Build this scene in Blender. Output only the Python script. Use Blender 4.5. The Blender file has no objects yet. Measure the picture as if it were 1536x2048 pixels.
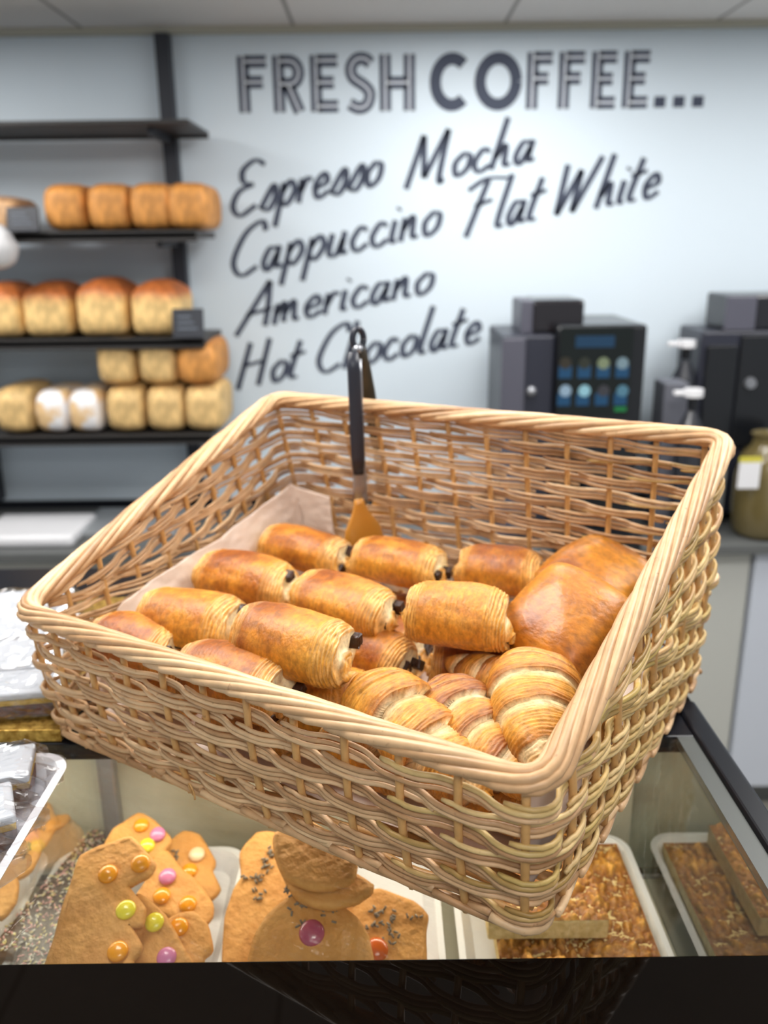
import bpy, bmesh, math, random
import numpy as np
from mathutils import Vector, Matrix
R0 = random.Random(5)
PI = math.pi
C = bpy.context.scene.collection
T = 1.25                                   # height of the counter top above the floor
# ------------------------------------------------------------------ camera
FPX, TH, ROLL, H = 1740.0, 0.3023, math.radians(0.7), 0.5
cam = bpy.data.cameras.new('camera')
camo = bpy.data.objects.new('camera', cam); C.objects.link(camo)
cam.sensor_fit = 'HORIZONTAL'; cam.sensor_width = 36.0
cam.lens = FPX * 36.0 / 1536.0
cam.clip_start = 0.05; cam.clip_end = 40
fwd = Vector((0, math.cos(TH), -math.sin(TH))); upv = Vector((0, math.sin(TH), math.cos(TH))); rt = Vector((1, 0, 0))
u2 = upv * math.cos(ROLL) - rt * math.sin(ROLL) * -1.0
cr, sr = math.cos(ROLL), math.sin(ROLL)
# image x axis and y axis (down) in world: a = u*cr - v*sr along rt ; b = u*sr + v*cr along -up
ix = rt * cr - upv * sr
iy = rt * (-sr) - upv * cr
M = Matrix((ix, -iy, -fwd)).transposed().to_4x4()
M.translation = Vector((0, 0, T + H))
camo.matrix_world = M
cam.dof.use_dof = True; cam.dof.focus_distance = 0.70; cam.dof.aperture_fstop = 5.6
bpy.context.scene.camera = camo
def ray(x, y):
    return fwd * FPX + ix * (x - 768) + iy * (y - 1024)
def atz(x, y, z):
    r = ray(x, y); t = (z - H) / r.z
    return Vector((r.x * t, r.y * t, z + T))
def aty(x, y, Y):
    r = ray(x, y); t = Y / r.y
    return Vector((r.x * t, Y, r.z * t + H + T))
def onplane(x, y, p0, n):
    r = ray(x, y); o = Vector((0, 0, T + H))
    return o + r * ((p0 - o).dot(n) / r.dot(n))
# ------------------------------------------------------------------ world, exposure, lights
sc = bpy.context.scene
sc.view_settings.view_transform = 'Standard'; sc.view_settings.look = 'None'
sc.view_settings.gamma = 1; sc.view_settings.use_curve_mapping = False
sc.view_settings.exposure = -0.1
w = bpy.data.worlds.new('world'); sc.world = w; w.use_nodes = True
w.node_tree.nodes['Background'].inputs[0].default_value = (0.93, 0.97, 1.0, 1)
w.node_tree.nodes['Background'].inputs[1].default_value = 0.55
def area(name, loc, size, power, col=(1, 1, 1), rot=(0, 0, 0), sy=None):
    l = bpy.data.lights.new(name, 'AREA'); l.energy = power; l.color = col; l.size = size
    if sy: l.shape = 'RECTANGLE'; l.size_y = sy
    o = bpy.data.objects.new(name, l); C.objects.link(o); o.location = loc; o.rotation_euler = rot
    return o
CZ = T + H + 0.585
PANELS = [(0.3, 2.12), (-1.4, 1.9), (1.4, 1.9), (-0.4, 1.0), (0.75, 1.0), (0.2, -0.5)]
POWER = [7, 10, 7, 12, 9, 7]
for i, (lx, ly) in enumerate(PANELS):
    area('ceiling_light_glow', (lx, ly, CZ - 0.03), 0.55, POWER[i], (1, 0.985, 0.95))
area('case_light_glow', (-0.15, 0.84, T - 0.035), 0.85, 1.6, (1, 0.9, 0.72), (math.radians(-30), 0, 0), 0.02)

# ------------------------------------------------------------------ helpers
def tag(o, label=None, cat=None, group=None, kind=None):
    if label: o['label'] = label
    if cat: o['category'] = cat
    if group: o['group'] = group
    if kind: o['kind'] = kind
    return o
def empty(name, loc, label=None, cat=None, group=None):
    o = bpy.data.objects.new(name, None); C.objects.link(o); o.location = loc; o.empty_display_size = 0.02
    return tag(o, label, cat, group)
def link(name, me, mat=None, parent=None, smooth=True):
    if mat:
        for m in (mat if isinstance(mat, (list, tuple)) else [mat]): me.materials.append(m)
    if smooth: me.polygons.foreach_set('use_smooth', [True] * len(me.polygons))
    o = bpy.data.objects.new(name, me); C.objects.link(o)
    if parent is not None:
        o.parent = parent
        o.matrix_parent_inverse = Matrix.Translation(-parent.location) if parent.parent is None else Matrix.Identity(4)
        if parent.type == 'MESH' and parent.parent is not None:
            o.matrix_parent_inverse = Matrix.Identity(4)
    return o
class MB:
    def __init__(s): s.v = []; s.f = []; s.c = []; s.m = []
    def add(s, vs, fs, col=None, mi=0):
        b = len(s.v); s.v += [tuple(v) for v in vs]; s.f += [tuple(i + b for i in f) for f in fs]
        s.m += [mi] * len(fs)
        if col is not None: s.c += list(col)
    def mesh(s, name):
        me = bpy.data.meshes.new(name); me.from_pydata(s.v, [], s.f); me.update()
        if any(s.m): me.polygons.foreach_set('material_index', s.m)
        if s.c and len(s.c) == len(s.v):
            a = me.color_attributes.new('Col', 'FLOAT_COLOR', 'POINT')
            a.data.foreach_set('color', np.array([tuple(c) + (1,) for c in s.c], dtype=np.float32).ravel())
        return me
    def build(s, name, mat, parent=None, smooth=True): return link(name, s.mesh(name), mat, parent, smooth)
def tube(mb, pts, r, n=8, cap=True, mi=0):
    """round rod through pts; r number or list"""
    pts = [Vector(p) for p in pts]; m = len(pts)
    rs = r if isinstance(r, (list, tuple)) else [r] * m
    vs = []; fs = []; prev = None
    for i, p in enumerate(pts):
        t = (pts[min(i + 1, m - 1)] - pts[max(i - 1, 0)])
        t = t.normalized() if t.length > 1e-9 else Vector((0, 0, 1))
        if prev is None:
            a = Vector((0, 0, 1)) if abs(t.z) < 0.9 else Vector((1, 0, 0)); nn = t.cross(a).normalized()
        else:
            nn = prev - t * prev.dot(t); nn = nn.normalized() if nn.length > 1e-6 else t.orthogonal().normalized()
        prev = nn; bb = t.cross(nn)
        for k in range(n):
            a = 2 * PI * k / n; vs.append(p + (nn * math.cos(a) + bb * math.sin(a)) * rs[i])
    for i in range(m - 1):
        for k in range(n):
            fs.append((i * n + k, i * n + (k + 1) % n, (i + 1) * n + (k + 1) % n, (i + 1) * n + k))
    if cap: fs.append(tuple(range(n - 1, -1, -1))); fs.append(tuple((m - 1) * n + k for k in range(n)))
    mb.add(vs, fs, mi=mi)
def box_bm(x0, x1, y0, y1, z0, z1, bev=0.0, seg=2, bm=None):
    own = bm is None
    if own: bm = bmesh.new()
    r = bmesh.ops.create_cube(bm, size=1)
    for v in r['verts']:
        v.co = Vector(((x0 + x1) / 2 + v.co.x * (x1 - x0), (y0 + y1) / 2 + v.co.y * (y1 - y0), (z0 + z1) / 2 + v.co.z * (z1 - z0)))
    if bev > 0:
        es = set(e for v in r['verts'] for e in v.link_edges)
        bmesh.ops.bevel(bm, geom=list(es), offset=bev, segments=seg, affect='EDGES', profile=0.5)
    return bm
def bmo(name, bm, mat, parent=None, smooth=False):
    me = bpy.data.meshes.new(name); bm.normal_update(); bm.to_mesh(me); bm.free()
    return link(name, me, mat, parent, smooth)
def box(name, x0, x1, y0, y1, z0, z1, mat, parent=None, bev=0.0, seg=2):
    return bmo(name, box_bm(x0, x1, y0, y1, z0, z1, bev, seg), mat, parent, smooth=False)
def cyl_bm(p, r, h, n=32, r2=None, bm=None):
    if bm is None: bm = bmesh.new()
    bmesh.ops.create_cone(bm, cap_ends=True, segments=n, radius1=r, radius2=r if r2 is None else r2, depth=h, matrix=Matrix.Translation(Vector(p) + Vector((0, 0, h / 2))))
    return bm
def fbm(P, seed, freq, octs=3):
    rs = np.random.RandomState(seed); out = np.zeros(len(P)); amp = 1.0; tot = 0
    for o in range(octs):
        for k in range(5):
            d = rs.normal(size=3); d /= np.linalg.norm(d)
            out += amp * np.sin((P @ d) * freq * (0.7 + 0.6 * rs.rand()) + rs.rand() * 6.28) / 5 * 1.6
        tot += amp; amp *= 0.55; freq *= 2.1
    return out / tot
def gridmesh(name, V, nu, nv, closed_v=True, col=None):
    """V (nu*nv,3)"""
    me = bpy.data.meshes.new(name)
    i = np.arange(nu - 1)[:, None]; j = np.arange(nv if closed_v else nv - 1)[None, :]
    a = i * nv + j; b = i * nv + (j + 1) % nv; c = (i + 1) * nv + (j + 1) % nv; d = (i + 1) * nv + j
    F = np.stack([a, d, c, b], -1).reshape(-1, 4)
    me.from_pydata([tuple(v) for v in V], [], [tuple(int(q) for q in f) for f in F]); me.update()
    if col is not None:
        at = me.color_attributes.new('Col', 'FLOAT_COLOR', 'POINT')
        at.data.foreach_set('color', np.concatenate([col, np.ones((len(col), 1))], 1).astype(np.float32).ravel())
    return me

# ------------------------------------------------------------------ materials
def mat(name, col=(0.5, 0.5, 0.5), rough=0.5, metal=0.0, spec=0.5, coat=0.0, emis=None, es=0.0):
    m = bpy.data.materials.new(name); m.use_nodes = True
    b = m.node_tree.nodes['Principled BSDF']
    b.inputs['Base Color'].default_value = (*col, 1); b.inputs['Roughness'].default_value = rough
    b.inputs['Metallic'].default_value = metal; b.inputs['Specular IOR Level'].default_value = spec
    b.inputs['Coat Weight'].default_value = coat
    if emis: b.inputs['Emission Color'].default_value = (*emis, 1); b.inputs['Emission Strength'].default_value = es
    return m
def nd(m, t, **k):
    n = m.node_tree.nodes.new(t)
    for a, v in k.items():
        if a.startswith('i_'): n.inputs[int(a[2:])].default_value = v
        else: setattr(n, a, v)
    return n
def lk(m, a, b): m.node_tree.links.new(a, b)
def bsdf(m): return m.node_tree.nodes['Principled BSDF']
def noisy(name, c1, c2, scale=20, rough=0.5, bump=0.0, bscale=None, metal=0, spec=0.5, detail=4, dist=0.002, lo=0.35, hi=0.65):
    m = mat(name, c1, rough, metal, spec); tc = nd(m, 'ShaderNodeTexCoord')
    n = nd(m, 'ShaderNodeTexNoise'); n.inputs['Scale'].default_value = scale; n.inputs['Detail'].default_value = detail
    lk(m, tc.outputs['Object'], n.inputs['Vector'])
    r = nd(m, 'ShaderNodeValToRGB'); r.color_ramp.elements[0].color = (*c1, 1); r.color_ramp.elements[1].color = (*c2, 1)
    r.color_ramp.elements[0].position = lo; r.color_ramp.elements[1].position = hi
    lk(m, n.outputs['Fac'], r.inputs[0]); lk(m, r.outputs[0], bsdf(m).inputs['Base Color'])
    if bump:
        n2 = nd(m, 'ShaderNodeTexNoise'); n2.inputs['Scale'].default_value = bscale or scale * 3; n2.inputs['Detail'].default_value = 5
        lk(m, tc.outputs['Object'], n2.inputs['Vector'])
        b = nd(m, 'ShaderNodeBump'); b.inputs['Strength'].default_value = bump; b.inputs['Distance'].default_value = dist
        lk(m, n2.outputs['Fac'], b.inputs['Height']); lk(m, b.outputs[0], bsdf(m).inputs['Normal'])
    return m
def srgb(r, g, b):
    f = lambda c: (c / 255 / 12.92) if c / 255 <= 0.04045 else ((c / 255 + 0.055) / 1.055) ** 2.4
    return (f(r), f(g), f(b))
def wicker_mat(name, cols):
    m = mat(name, cols[0], 0.42, spec=0.45); g = nd(m, 'ShaderNodeNewGeometry'); tc = nd(m, 'ShaderNodeTexCoord')
    r = nd(m, 'ShaderNodeValToRGB'); e = r.color_ramp.elements
    e[0].color = (*cols[0], 1); e[1].color = (*cols[-1], 1); e[1].position = 1.0
    for i in range(1, len(cols) - 1):
        x = e.new(i / (len(cols) - 1)); x.color = (*cols[i], 1)
    lk(m, g.outputs['Random Per Island'], r.inputs[0])
    n = nd(m, 'ShaderNodeTexNoise'); n.inputs['Scale'].default_value = 60; n.inputs['Detail'].default_value = 5
    lk(m, tc.outputs['Object'], n.inputs['Vector'])
    mr = nd(m, 'ShaderNodeMapRange'); mr.inputs[1].default_value = 0.3; mr.inputs[2].default_value = 0.7; mr.inputs[3].default_value = 0.82; mr.inputs[4].default_value = 1.08
    lk(m, n.outputs['Fac'], mr.inputs[0])
    mx = nd(m, 'ShaderNodeMix', data_type='RGBA', blend_type='MULTIPLY'); mx.inputs[0].default_value = 1
    lk(m, r.outputs[0], mx.inputs[6]); lk(m, mr.outputs[0], mx.inputs[7])
    # small dark knots
    n3 = nd(m, 'ShaderNodeTexNoise'); n3.inputs['Scale'].default_value = 150; n3.inputs['Detail'].default_value = 2
    lk(m, tc.outputs['Object'], n3.inputs['Vector'])
    m3 = nd(m, 'ShaderNodeMapRange'); m3.inputs[1].default_value = 0.68; m3.inputs[2].default_value = 0.78; m3.inputs[3].default_value = 0; m3.inputs[4].default_value = 0.5
    lk(m, n3.outputs['Fac'], m3.inputs[0])
    mk = nd(m, 'ShaderNodeMix', data_type='RGBA'); lk(m, m3.outputs[0], mk.inputs[0]); lk(m, mx.outputs[2], mk.inputs[6]); mk.inputs[7].default_value = (*srgb(120, 75, 45), 1)
    lk(m, mk.outputs[2], bsdf(m).inputs['Base Color'])
    b = nd(m, 'ShaderNodeBump'); b.inputs['Strength'].default_value = 0.35; b.inputs['Distance'].default_value = 0.0008
    lk(m, n.outputs['Fac'], b.inputs['Height']); lk(m, b.outputs[0], bsdf(m).inputs['Normal'])
    return m
WK = [srgb(158, 116, 76), srgb(208, 170, 128), srgb(182, 140, 98), srgb(222, 188, 146), srgb(192, 152, 110)]
M_wick = wicker_mat('wicker', WK)
M_wickR = wicker_mat('wicker_lit_yellow', [srgb(158, 124, 66), srgb(202, 170, 108), srgb(184, 144, 94), srgb(216, 186, 130), srgb(180, 152, 78)])  # right wall strands: yellow cast of the light put into their colours
M_stake = wicker_mat('wicker_stake', [srgb(196, 150, 92), srgb(208, 162, 104)])
def pastry_mat(name, rough=0.42, bump=0.8, bs=260, coat=0.05):
    m = mat(name, (0.6, 0.3, 0.08), rough, spec=0.5, coat=coat); bsdf(m).inputs['Coat Roughness'].default_value = 0.25
    a = nd(m, 'ShaderNodeAttribute', attribute_name='Col'); tc = nd(m, 'ShaderNodeTexCoord')
    n = nd(m, 'ShaderNodeTexNoise'); n.inputs['Scale'].default_value = bs * 0.55; n.inputs['Detail'].default_value = 6; n.inputs['Roughness'].default_value = 0.6
    mp = nd(m, 'ShaderNodeMapping'); mp.inputs['Scale'].default_value = (1.6, 1, 1)
    lk(m, tc.outputs['Object'], mp.inputs[0]); lk(m, mp.outputs[0], n.inputs['Vector'])
    mr = nd(m, 'ShaderNodeMapRange'); mr.inputs[1].default_value = 0.32; mr.inputs[2].default_value = 0.68; mr.inputs[3].default_value = 0.62; mr.inputs[4].default_value = 1.25
    lk(m, n.outputs['Fac'], mr.inputs[0])
    mx = nd(m, 'ShaderNodeMix', data_type='RGBA', blend_type='MULTIPLY'); mx.inputs[0].default_value = 1
    lk(m, a.outputs['Color'], mx.inputs[6]); lk(m, mr.outputs[0], mx.inputs[7]); lk(m, mx.outputs[2], bsdf(m).inputs['Base Color'])
    b = nd(m, 'ShaderNodeBump'); b.inputs['Strength'].default_value = bump; b.inputs['Distance'].default_value = 0.0018
    lk(m, n.outputs['Fac'], b.inputs['Height']); lk(m, b.outputs[0], bsdf(m).inputs['Normal'])
    bsdf(m).inputs['Subsurface Weight'].default_value = 0.0
    return m
M_past = pastry_mat('baked_pastry')
M_loaf = pastry_mat('bread_crust', 0.6, 0.4, 60, 0.0)
M_bisc = noisy('gingerbread', srgb(198, 136, 66), srgb(216, 156, 84), 25, 0.65, 0.9, 90, dist=0.004)
M_choc = noisy('dark_chocolate', srgb(38, 20, 14), srgb(62, 36, 26), 120, 0.35, 0.6, 300)
M_icing = mat('white_icing', srgb(208, 212, 218), 0.35)
M_sponge = noisy('yellow_sponge', srgb(200, 160, 50), srgb(228, 192, 88), 180, 0.8, 0.5, 400)
M_fruit = noisy('dark_fruit_cake', srgb(70, 30, 28), srgb(110, 50, 40), 160, 0.6, 0.5, 300)
M_white = mat('white_plastic', srgb(222, 222, 226), 0.35)
M_paper = noisy('parchment', srgb(216, 196, 180), srgb(226, 208, 194), 8, 0.7, 0.5, 45, dist=0.004)
bsdf(M_paper).inputs['Transmission Weight'].default_value = 0.0
M_black = mat('black_metal', (0.006, 0.007, 0.011), 0.3, spec=0.25)
M_bglass = mat('black_glass', (0.003, 0.002, 0.0015), 0.03, spec=0.16)
M_shelf = mat('charcoal_shelf', srgb(46, 44, 44), 0.5)
M_rail = mat('dark_upright', srgb(34, 38, 48), 0.45)
M_alu = mat('satin_trim', srgb(84, 88, 86), 0.4)
M_steel = mat('brushed_steel', srgb(150, 152, 158), 0.3, metal=0.7)
M_deck = noisy('case_deck', srgb(165, 160, 142), srgb(180, 176, 158), 6, 0.3)
M_door = noisy('frosted_rear_door', srgb(168, 162, 140), srgb(214, 212, 196), 5, 0.35)
M_grey = mat('grey_cabinet', srgb(186, 187, 182), 0.5)
M_greyl = mat('pale_cabinet', srgb(196, 202, 214), 0.5)
M_wtop = mat('dark_worktop', srgb(92, 94, 94), 0.4)
def glass(name, tint=(1, 1, 1), refl=0.05, rough=0.0):
    m = bpy.data.materials.new(name); m.use_nodes = True; nt = m.node_tree; nt.nodes.clear()
    o = nt.nodes.new('ShaderNodeOutputMaterial'); mx = nt.nodes.new('ShaderNodeMixShader'); t = nt.nodes.new('ShaderNodeBsdfTransparent'); g = nt.nodes.new('ShaderNodeBsdfGlossy')
    f = nt.nodes.new('ShaderNodeFresnel'); gm = nt.nodes.new('ShaderNodeNewGeometry'); mr = nt.nodes.new('ShaderNodeMapRange'); mr.inputs[3].default_value = 1.5; mr.inputs[4].default_value = 1 / 1.5; nt.links.new(gm.outputs['Backfacing'], mr.inputs[0]); nt.links.new(mr.outputs[0], f.inputs[0]); a = nt.nodes.new('ShaderNodeMath'); a.operation = 'ADD'; a.inputs[1].default_value = refl; a.use_clamp = True
    t.inputs[0].default_value = (*tint, 1); g.inputs['Roughness'].default_value = rough
    nt.links.new(f.outputs[0], a.inputs[0]); nt.links.new(a.outputs[0], mx.inputs[0]); nt.links.new(t.outputs[0], mx.inputs[1]); nt.links.new(g.outputs[0], mx.inputs[2]); nt.links.new(mx.outputs[0], o.inputs[0])
    return m
M_glass = glass('clear_glass', (0.97, 0.985, 0.97), 0.0)
M_glassS = glass('side_glass', (0.55, 0.62, 0.56), 0.30)
M_film = glass('cellophane', (0.93, 0.93, 0.94), 0.16, 0.1)
M_amber = mat('amber_nylon', srgb(190, 130, 50), 0.25, coat=0.3)
M_gold = noisy('gold_board', srgb(150, 112, 40), srgb(222, 184, 98), 140, 0.3, 0.6, 300, metal=0.7)

# ------------------------------------------------------------------ the room
wm = mat('painted_wall', srgb(205, 217, 227), 0.5, spec=0.2)
o = box('wall_back', -2.6, 2.6, 2.78, 2.9, 0, CZ + 0.05, wm); o['kind'] = 'structure'
cm = mat('ceiling_tile', srgb(196, 190, 184), 0.9)
def tile_mat():
    m = cm; tc = nd(m, 'ShaderNodeTexCoord'); b = nd(m, 'ShaderNodeTexBrick'); b.offset = 0
    b.inputs['Color1'].default_value = (*srgb(220, 216, 212), 1); b.inputs['Color2'].default_value = (*srgb(220, 216, 212), 1); b.inputs['Mortar'].default_value = (*srgb(150, 146, 142), 1)
    b.inputs['Scale'].default_value = 1; b.inputs['Brick Width'].default_value = 0.6; b.inputs['Row Height'].default_value = 0.6; b.inputs['Mortar Size'].default_value = 0.006
    mp = nd(m, 'ShaderNodeMapping'); mp.inputs['Location'].default_value = (0.24, 0.05, 0)
    lk(m, tc.outputs['Object'], mp.inputs[0]); lk(m, mp.outputs[0], b.inputs['Vector']); lk(m, b.outputs['Color'], bsdf(m).inputs['Base Color'])
tile_mat()
o = box('ceiling', -2.6, 2.6, -1.8, 2.9, CZ, CZ + 0.05, cm); o['kind'] = 'structure'
o = box('floor', -2.6, 2.6, -1.8, 2.9, -0.05, 0, noisy('floor_vinyl', srgb(150, 145, 135), srgb(165, 160, 150), 4, 0.4)); o['kind'] = 'structure'
tm = mat('ceiling_trim', srgb(176, 174, 160), 0.6)
o = box('trim_1', -2.6, 2.6, 2.755, 2.78, CZ - 0.018, CZ - 0.0005, tm); o['kind'] = 'structure'
for i, (lx, ly) in enumerate(PANELS):
    e = empty('ceiling_light', (lx, ly, CZ - 0.02), 'square white LED panel light set in the ceiling above the bakery counter', 'light', 'ceiling panel lights')
    box('diffuser', lx - 0.28, lx + 0.28, ly - 0.28, ly + 0.28, CZ - 0.012, CZ - 0.004, mat('light_diffuser', (1, 1, 1), 0.5, emis=(1, 0.98, 0.95), es=8), e)
    bm = bmesh.new()
    for (a, b, c, d) in ((-.3, .3, -.3, -.28), (-.3, .3, .28, .3), (-.3, -.28, -.28, .28), (.28, .3, -.28, .28)): box_bm(lx + a, lx + b, ly + c, ly + d, CZ - 0.015, CZ, bm=bm)
    bmo('frame', bm, M_white, e)

# ------------------------------------------------------------------ wall lettering
def catmull(p, n=6):
    p = [np.array(q, float) for q in p]
    if len(p) < 3: return p
    q = [2 * p[0] - p[1]] + p + [2 * p[-1] - p[-2]]; out = []
    for i in range(1, len(q) - 2):
        for k in range(n):
            t = k / n
            out.append(0.5 * ((2 * q[i]) + (-q[i - 1] + q[i + 1]) * t + (2 * q[i - 1] - 5 * q[i] + 4 * q[i + 1] - q[i + 2]) * t * t + (-q[i - 1] + 3 * q[i] - 3 * q[i + 1] + q[i + 2]) * t ** 3))
    out.append(p[-1]); return out
def ribbon(mb, pts, wd, y, mi=0, square=True):
    """flat vinyl stroke on the wall plane, pts in (x,z)"""
    n = len(pts); vs = []; fs = []
    for i in range(n):
        a = pts[max(i - 1, 0)]; b = pts[min(i + 1, n - 1)]; t = np.array(b) - np.array(a); L = np.linalg.norm(t); t = t / (L if L > 1e-9 else 1)
        nn = np.array((-t[1], t[0])); p = np.array(pts[i])
        wi = wd if not hasattr(wd, '__call__') else wd(t, i / (n - 1))
        for dy in (0, 0.0012):
            for s in (-1, 1):
                q = p + nn * s * wi / 2; vs.append((q[0], y - dy, q[1]))
    for i in range(n - 1):
        b = i * 4; c = b + 4
        fs += [(b + 2, b + 3, c + 3, c + 2), (b, b + 2, c + 2, c), (b + 3, b + 1, c + 1, c + 3)]
    fs += [(0, 1, 3, 2), (b + 4, b + 6, b + 7, b + 5)] if n > 1 else []
    mb.add(vs, fs, mi=mi)
G = {
 'E': [[(.62, .86), (.4, .98), (.16, .84), (.2, .62), (.42, .54)], [(.42, .54), (.12, .46), (.02, .2), (.2, .0), (.52, .14)]],
 's': [[(0, .04), (.24, .44), (.3, .2), (.18, 0), (.02, .06)]],
 'p': [[(.1, .44), (.0, -.36)], [(.08, .28), (.24, .45), (.34, .25), (.2, .02), (.07, .1)]],
 'r': [[(.06, .44), (.03, 0)], [(.05, .2), (.16, .42), (.28, .38)]],
 'e': [[(.06, .2), (.28, .28), (.2, .45), (.04, .26), (.12, .01), (.34, .1)]],
 'o': [[(.18, .44), (.03, .26), (.1, .01), (.28, .12), (.3, .36), (.18, .44)]],
 'M': [[(-.02, -.06), (.16, .95)], [(.16, .95), (.3, .1)], [(.3, .1), (.62, .98)], [(.62, .98), (.6, .02), (.7, .0)]],
 'c': [[(.3, .36), (.16, .44), (.03, .2), (.14, .0), (.34, .1)]],
 'h': [[(.14, .98), (0, 0)], [(.04, .22), (.2, .44), (.24, .06), (.36, .04)]],
 'a': [[(.28, .38), (.12, .42), (.02, .16), (.12, 0), (.28, .3)], [(.3, .44), (.27, .06), (.4, .05)]],
 'C': [[(.6, .78), (.5, .98), (.2, .8), (.02, .3), (.2, .0), (.5, .12)]],
 'u': [[(.06, .44), (.04, .06), (.18, .02), (.28, .3)], [(.3, .44), (.28, .05), (.4, .04)]],
 'i': [[(.06, .44), (.04, .06), (.14, .03)], [(.09, .62), (.11, .66)]],
 'n': [[(.05, .44), (.02, 0)], [(.04, .22), (.2, .44), (.24, .06), (.36, .04)]],
 'F': [[(-.05, .82), (.3, .98), (.75, .92)], [(.34, .95), (.2, .4), (.08, -.08)], [(.14, .5), (.5, .56)]],
 'l': [[(.16, .98), (.04, .1), (.18, .02)]],
 't': [[(.16, .8), (.04, .1), (.2, .02)], [(-.02, .5), (.3, .54)]],
 'W': [[(.04, .95), (.02, .02)], [(.02, .02), (.36, .8)], [(.36, .8), (.34, .02)], [(.34, .02), (.74, .98)]],
 'A': [[(-.05, -.08), (.3, .6), (.5, .98)], [(.5, .98), (.52, .4), (.5, .02)], [(.1, .34), (.6, .38)]],
 'm': [[(.05, .44), (.02, 0)], [(.04, .22), (.18, .44), (.2, .02)], [(.21, .22), (.36, .44), (.4, .06), (.5, .04)]],
 'H': [[(.16, .96), (.0, -.02)], [(.56, .98), (.44, .0)], [(.06, .48), (.52, .52)]],
}
ADV = dict(E=.62, s=.36, p=.42, r=.32, e=.38, o=.38, M=.84, c=.38, h=.42, a=.42, C=.6, u=.44, i=.2, n=.42, F=.66, l=.24, t=.3, W=.84, A=.66, m=.58, H=.7)
M_ink = mat('slate_vinyl', srgb(66, 72, 88), 0.6, spec=0.2)
WY = 2.7795
def script_word(word, x0, y0, x1, y1, cap, label):
    """word baseline runs from pixel (x0,y0) to (x1,y1) on the wall; cap height in metres"""
    a = aty(x0, y0, 2.78); b = aty(x1, y1, 2.78); tot = sum(.3 if ch == ' ' else ADV[ch] for ch in word)
    L = math.hypot(b.x - a.x, b.z - a.z); sx = L / tot; ang = math.atan2(b.z - a.z, b.x - a.x)
    mb = MB(); cur = 0.0
    for ch in word:
        if ch == ' ': cur += .3; continue
        for st in G[ch]:
            pts = catmull(st, 7) if len(st) > 2 else [np.array(st[0]), (np.array(st[0]) + np.array(st[1])) / 2, np.array(st[1])]
            P = []
            for q in pts:
                x = (cur + q[0]) * sx + 0.30 * q[1] * cap; z = q[1] * cap
                P.append((a.x + x * math.cos(ang) - z * math.sin(ang) * 0.6, a.z + x * math.sin(ang) + z))
            ribbon(mb, P, lambda t, f: 0.0085 + 0.0095 * abs(t[1]), WY)
        cur += ADV[ch]
    o = mb.build('wall_lettering', M_ink, None, False); tag(o, label, 'sign', 'painted words on the coffee wall'); return o
script_word('Espresso', 462, 436, 765, 368, .145, 'dark script word Espresso on the pale wall, left below the FRESH COFFEE title')
script_word('Mocha', 815, 372, 1070, 322, .135, 'dark script word Mocha on the pale wall, directly below the COFFEE title')
script_word('Cappuccino', 462, 556, 882, 466, .145, 'dark script word Cappuccino on the pale wall, between Espresso and Americano')
script_word('Flat White', 925, 468, 1318, 393, .145, 'dark script words Flat White on the pale wall, right of Cappuccino')
script_word('Americano', 478, 664, 868, 584, .135, 'dark script word Americano on the pale wall, below Cappuccino')
script_word('Hot Chocolate', 476, 778, 962, 684, .14, 'dark script words Hot Chocolate on the pale wall, lowest, behind the tongs')
M_inl = mat('inline_white', srgb(196, 202, 212), 0.5)
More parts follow.
